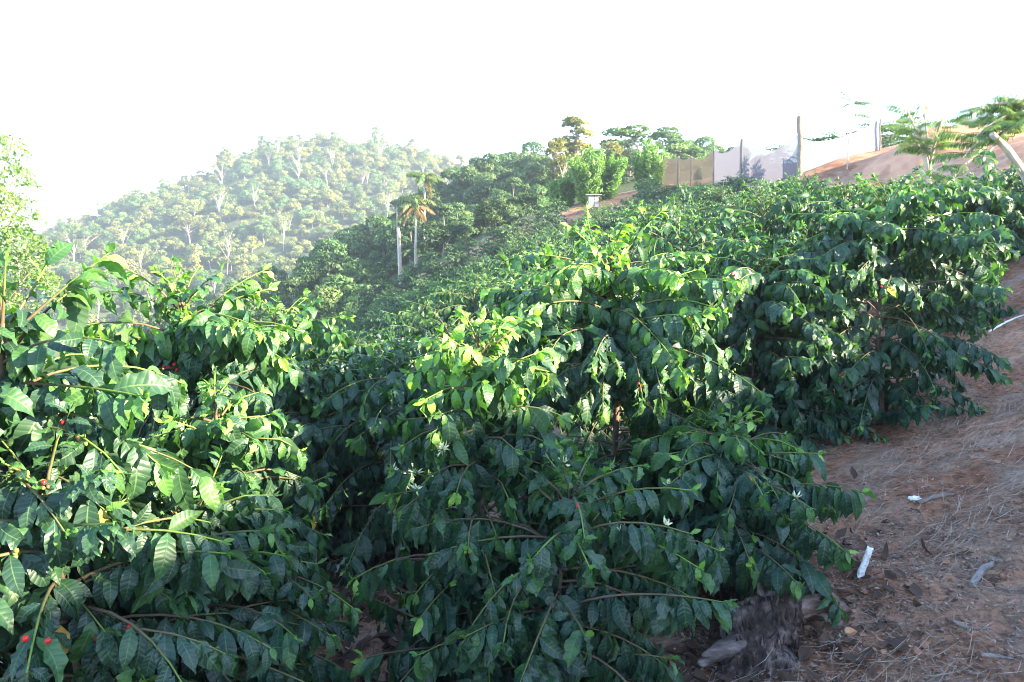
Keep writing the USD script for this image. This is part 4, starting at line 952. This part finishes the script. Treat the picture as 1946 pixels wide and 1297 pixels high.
def stump_material(name, c1, c2, c3, st):
    return mat(name, {"t": ("texture_coordinate", {}), "mp": ("mapping", {"scale": st}), "n": ("noise_texture", {"scale": 26.0, "detail": 8.0, "roughness": .72}), "n2": ("noise_texture", {"scale": 11.0, "detail": 4.0}), "r": ("rgb_ramp", {"ramp": [(.32, c1), (.5, c2), (.68, c3)]}),
                      "r2": ("rgb_ramp", {"ramp": [(.38, (.55, .47, .44)), (.62, (1.3, 1.25, 1.25))]}), "m": ("mix", {"mix_type": "multiply", "fac": 1.0}), "b": ("bump", {"strength": 1.0, "distance": .008}), "p": ("principled_bsdf", {"roughness": .8, "specular_ior_level": .35})},
               [("t.object", "mp.vector"), ("mp.vector", "n.vector"), ("t.object", "n2.vector"), ("n.fac", "r.fac"), ("n2.fac", "r2.fac"), ("r.color", "m.color1"), ("r2.color", "m.color2"), ("m.color", "p.base_color"), ("n.fac", "b.height"), ("b.normal", "p.normal")], surface="p.BSDF")


M_STUMP = stump_material("stump_wood", (.012, .009, .008), (.055, .040, .034), (.20, .165, .145), (1, 1, .3))
M_ROOT = stump_material("bleached_root", (.035, .027, .024), (.11, .09, .082), (.24, .21, .195), (.3, 1, 1))
M_LOG = stump_material("log_wood", (.05, .034, .026), (.13, .09, .072), (.27, .21, .18), (.4, 1, 1))
M_BARKSTRIP = rough_material("bark_strip", (0.7, 0.65, 0.62), (1.1, 1.05, 1.05), 60, .9, .4, .002, attr=[(0, (0.02, 0.014, 0.011)), (.5, (0.09, 0.066, 0.055)), (1, (0.27, 0.225, 0.20))])
root = thing("tree_stump", "weathered rotting tree stump with splintered spike and side roots", "tree stump", so)
jt = [J(1440, 1265, .05, 52), J(1462, 1190, .10, 40), J(1520, 1172, .12, 26), J(1415, 1195, .08, 26), J(1478, 1262, -.02, 34), J(1440, 1330, 0, 62), J(1395, 1300, .0, 34), J(1500, 1215, .06, 22), J(1372, 1290, .02, 26)]
body = gnarl(jt, [(0, 1), (1, 2), (0, 3), (0, 4), (4, 5), (0, 6), (6, 5), (1, 3), (1, 7), (6, 8)], .0055, .024, 2, (34, 34, 6), .7)
emit(root, "body", *body, M_STUMP)
rg = np.random.default_rng(71); bm = trimesh.Trimesh(*body, process=False); fi = rg.choice(len(bm.faces), 620, p=bm.area_faces / bm.area_faces.sum()); bp_ = bm.triangles_center[fi]; bn_ = bm.face_normals[fi]
dd = norm(UP * rg.choice([1, -1], (620, 1)) + rg.normal(0, .28, (620, 3)) + bn_ * .12); ln = rg.uniform(.025, .085, 620)
v, f, N, uv = leaf_mesh(bp_ + bn_ * .001 - dd * ln[:, None] * .4, dd, bn_, ln, rg.uniform(.004, .012, 620), rg.normal(0, .25, 620), rg.uniform(.2, .9, 620), np.zeros(620), np.zeros(620), 4, 3, .7)
V, Fc, N, U, A = flat_leaves(v, f, N, uv, np.clip(rg.beta(1, 2.2, 620), 0, 1) * .8); emit(root, "bark_strips", V, Fc, M_BARKSTRIP, n=N, age=A, kind="stuff")
jt = [J(1400, 1222, .02, 20), J(1365, 1226, .0, 15), J(1325, 1243, -.03, 7), J(1328, 1228, -.03, 4), J(1345, 1236, -.02, 10), J(1385, 1270, -.02, 16), J(1348, 1310, -.06, 11), J(1320, 1345, -.09, 9)]
emit(root, "root", *gnarl(jt, [(0, 1), (1, 4), (4, 2), (1, 3)], .005, .006, 3, (12, 60, 60)), M_ROOT); emit(root, "root", *gnarl(jt, [(5, 6), (6, 7)], .005, .007, 4, (30, 40, 30)), M_ROOT)
jt = [J(1490, 1255, -.02, 20), J(1530, 1285, -.06, 13), J(1572, 1300, -.08, 7)]; emit(root, "root", *gnarl(jt, [(0, 1), (1, 2)], .005, .006, 8, (12, 50, 50)), M_STUMP)
jt = [J(1425, 1275, -.05, 24), J(1405, 1320, -.10, 15), J(1380, 1350, -.14, 10)]; emit(root, "root", *gnarl(jt, [(0, 1), (1, 2)], .005, .007, 9, (30, 30, 20)), M_STUMP)
jt = [J(1478, 1165, .11, 18), J(1490, 1135, .12, 9), J(1500, 1112, .12, 5), J(1504, 1084, .12, 2.5), J(1468, 1150, .12, 8), J(1462, 1122, .13, 2.5), J(1512, 1150, .12, 7), J(1517, 1128, .12, 2.5)]
emit(root, "splintered_spike", *gnarl(jt, [(0, 1), (1, 2), (2, 3), (0, 4), (4, 5), (0, 6), (6, 7)], .004, .005, 5, (60, 60, 10)), M_ROOT)
jt = [J(1545, 1172, .12, 21), J(1600, 1162, .16, 22), J(1632, 1180, .16, 14), J(1652, 1186, .16, 8)]
emit(root, "log_end", *gnarl(jt, [(0, 1), (1, 2), (2, 3)], .006, .008, 6, (9, 50, 50)), M_LOG, label="smoother brown log end")
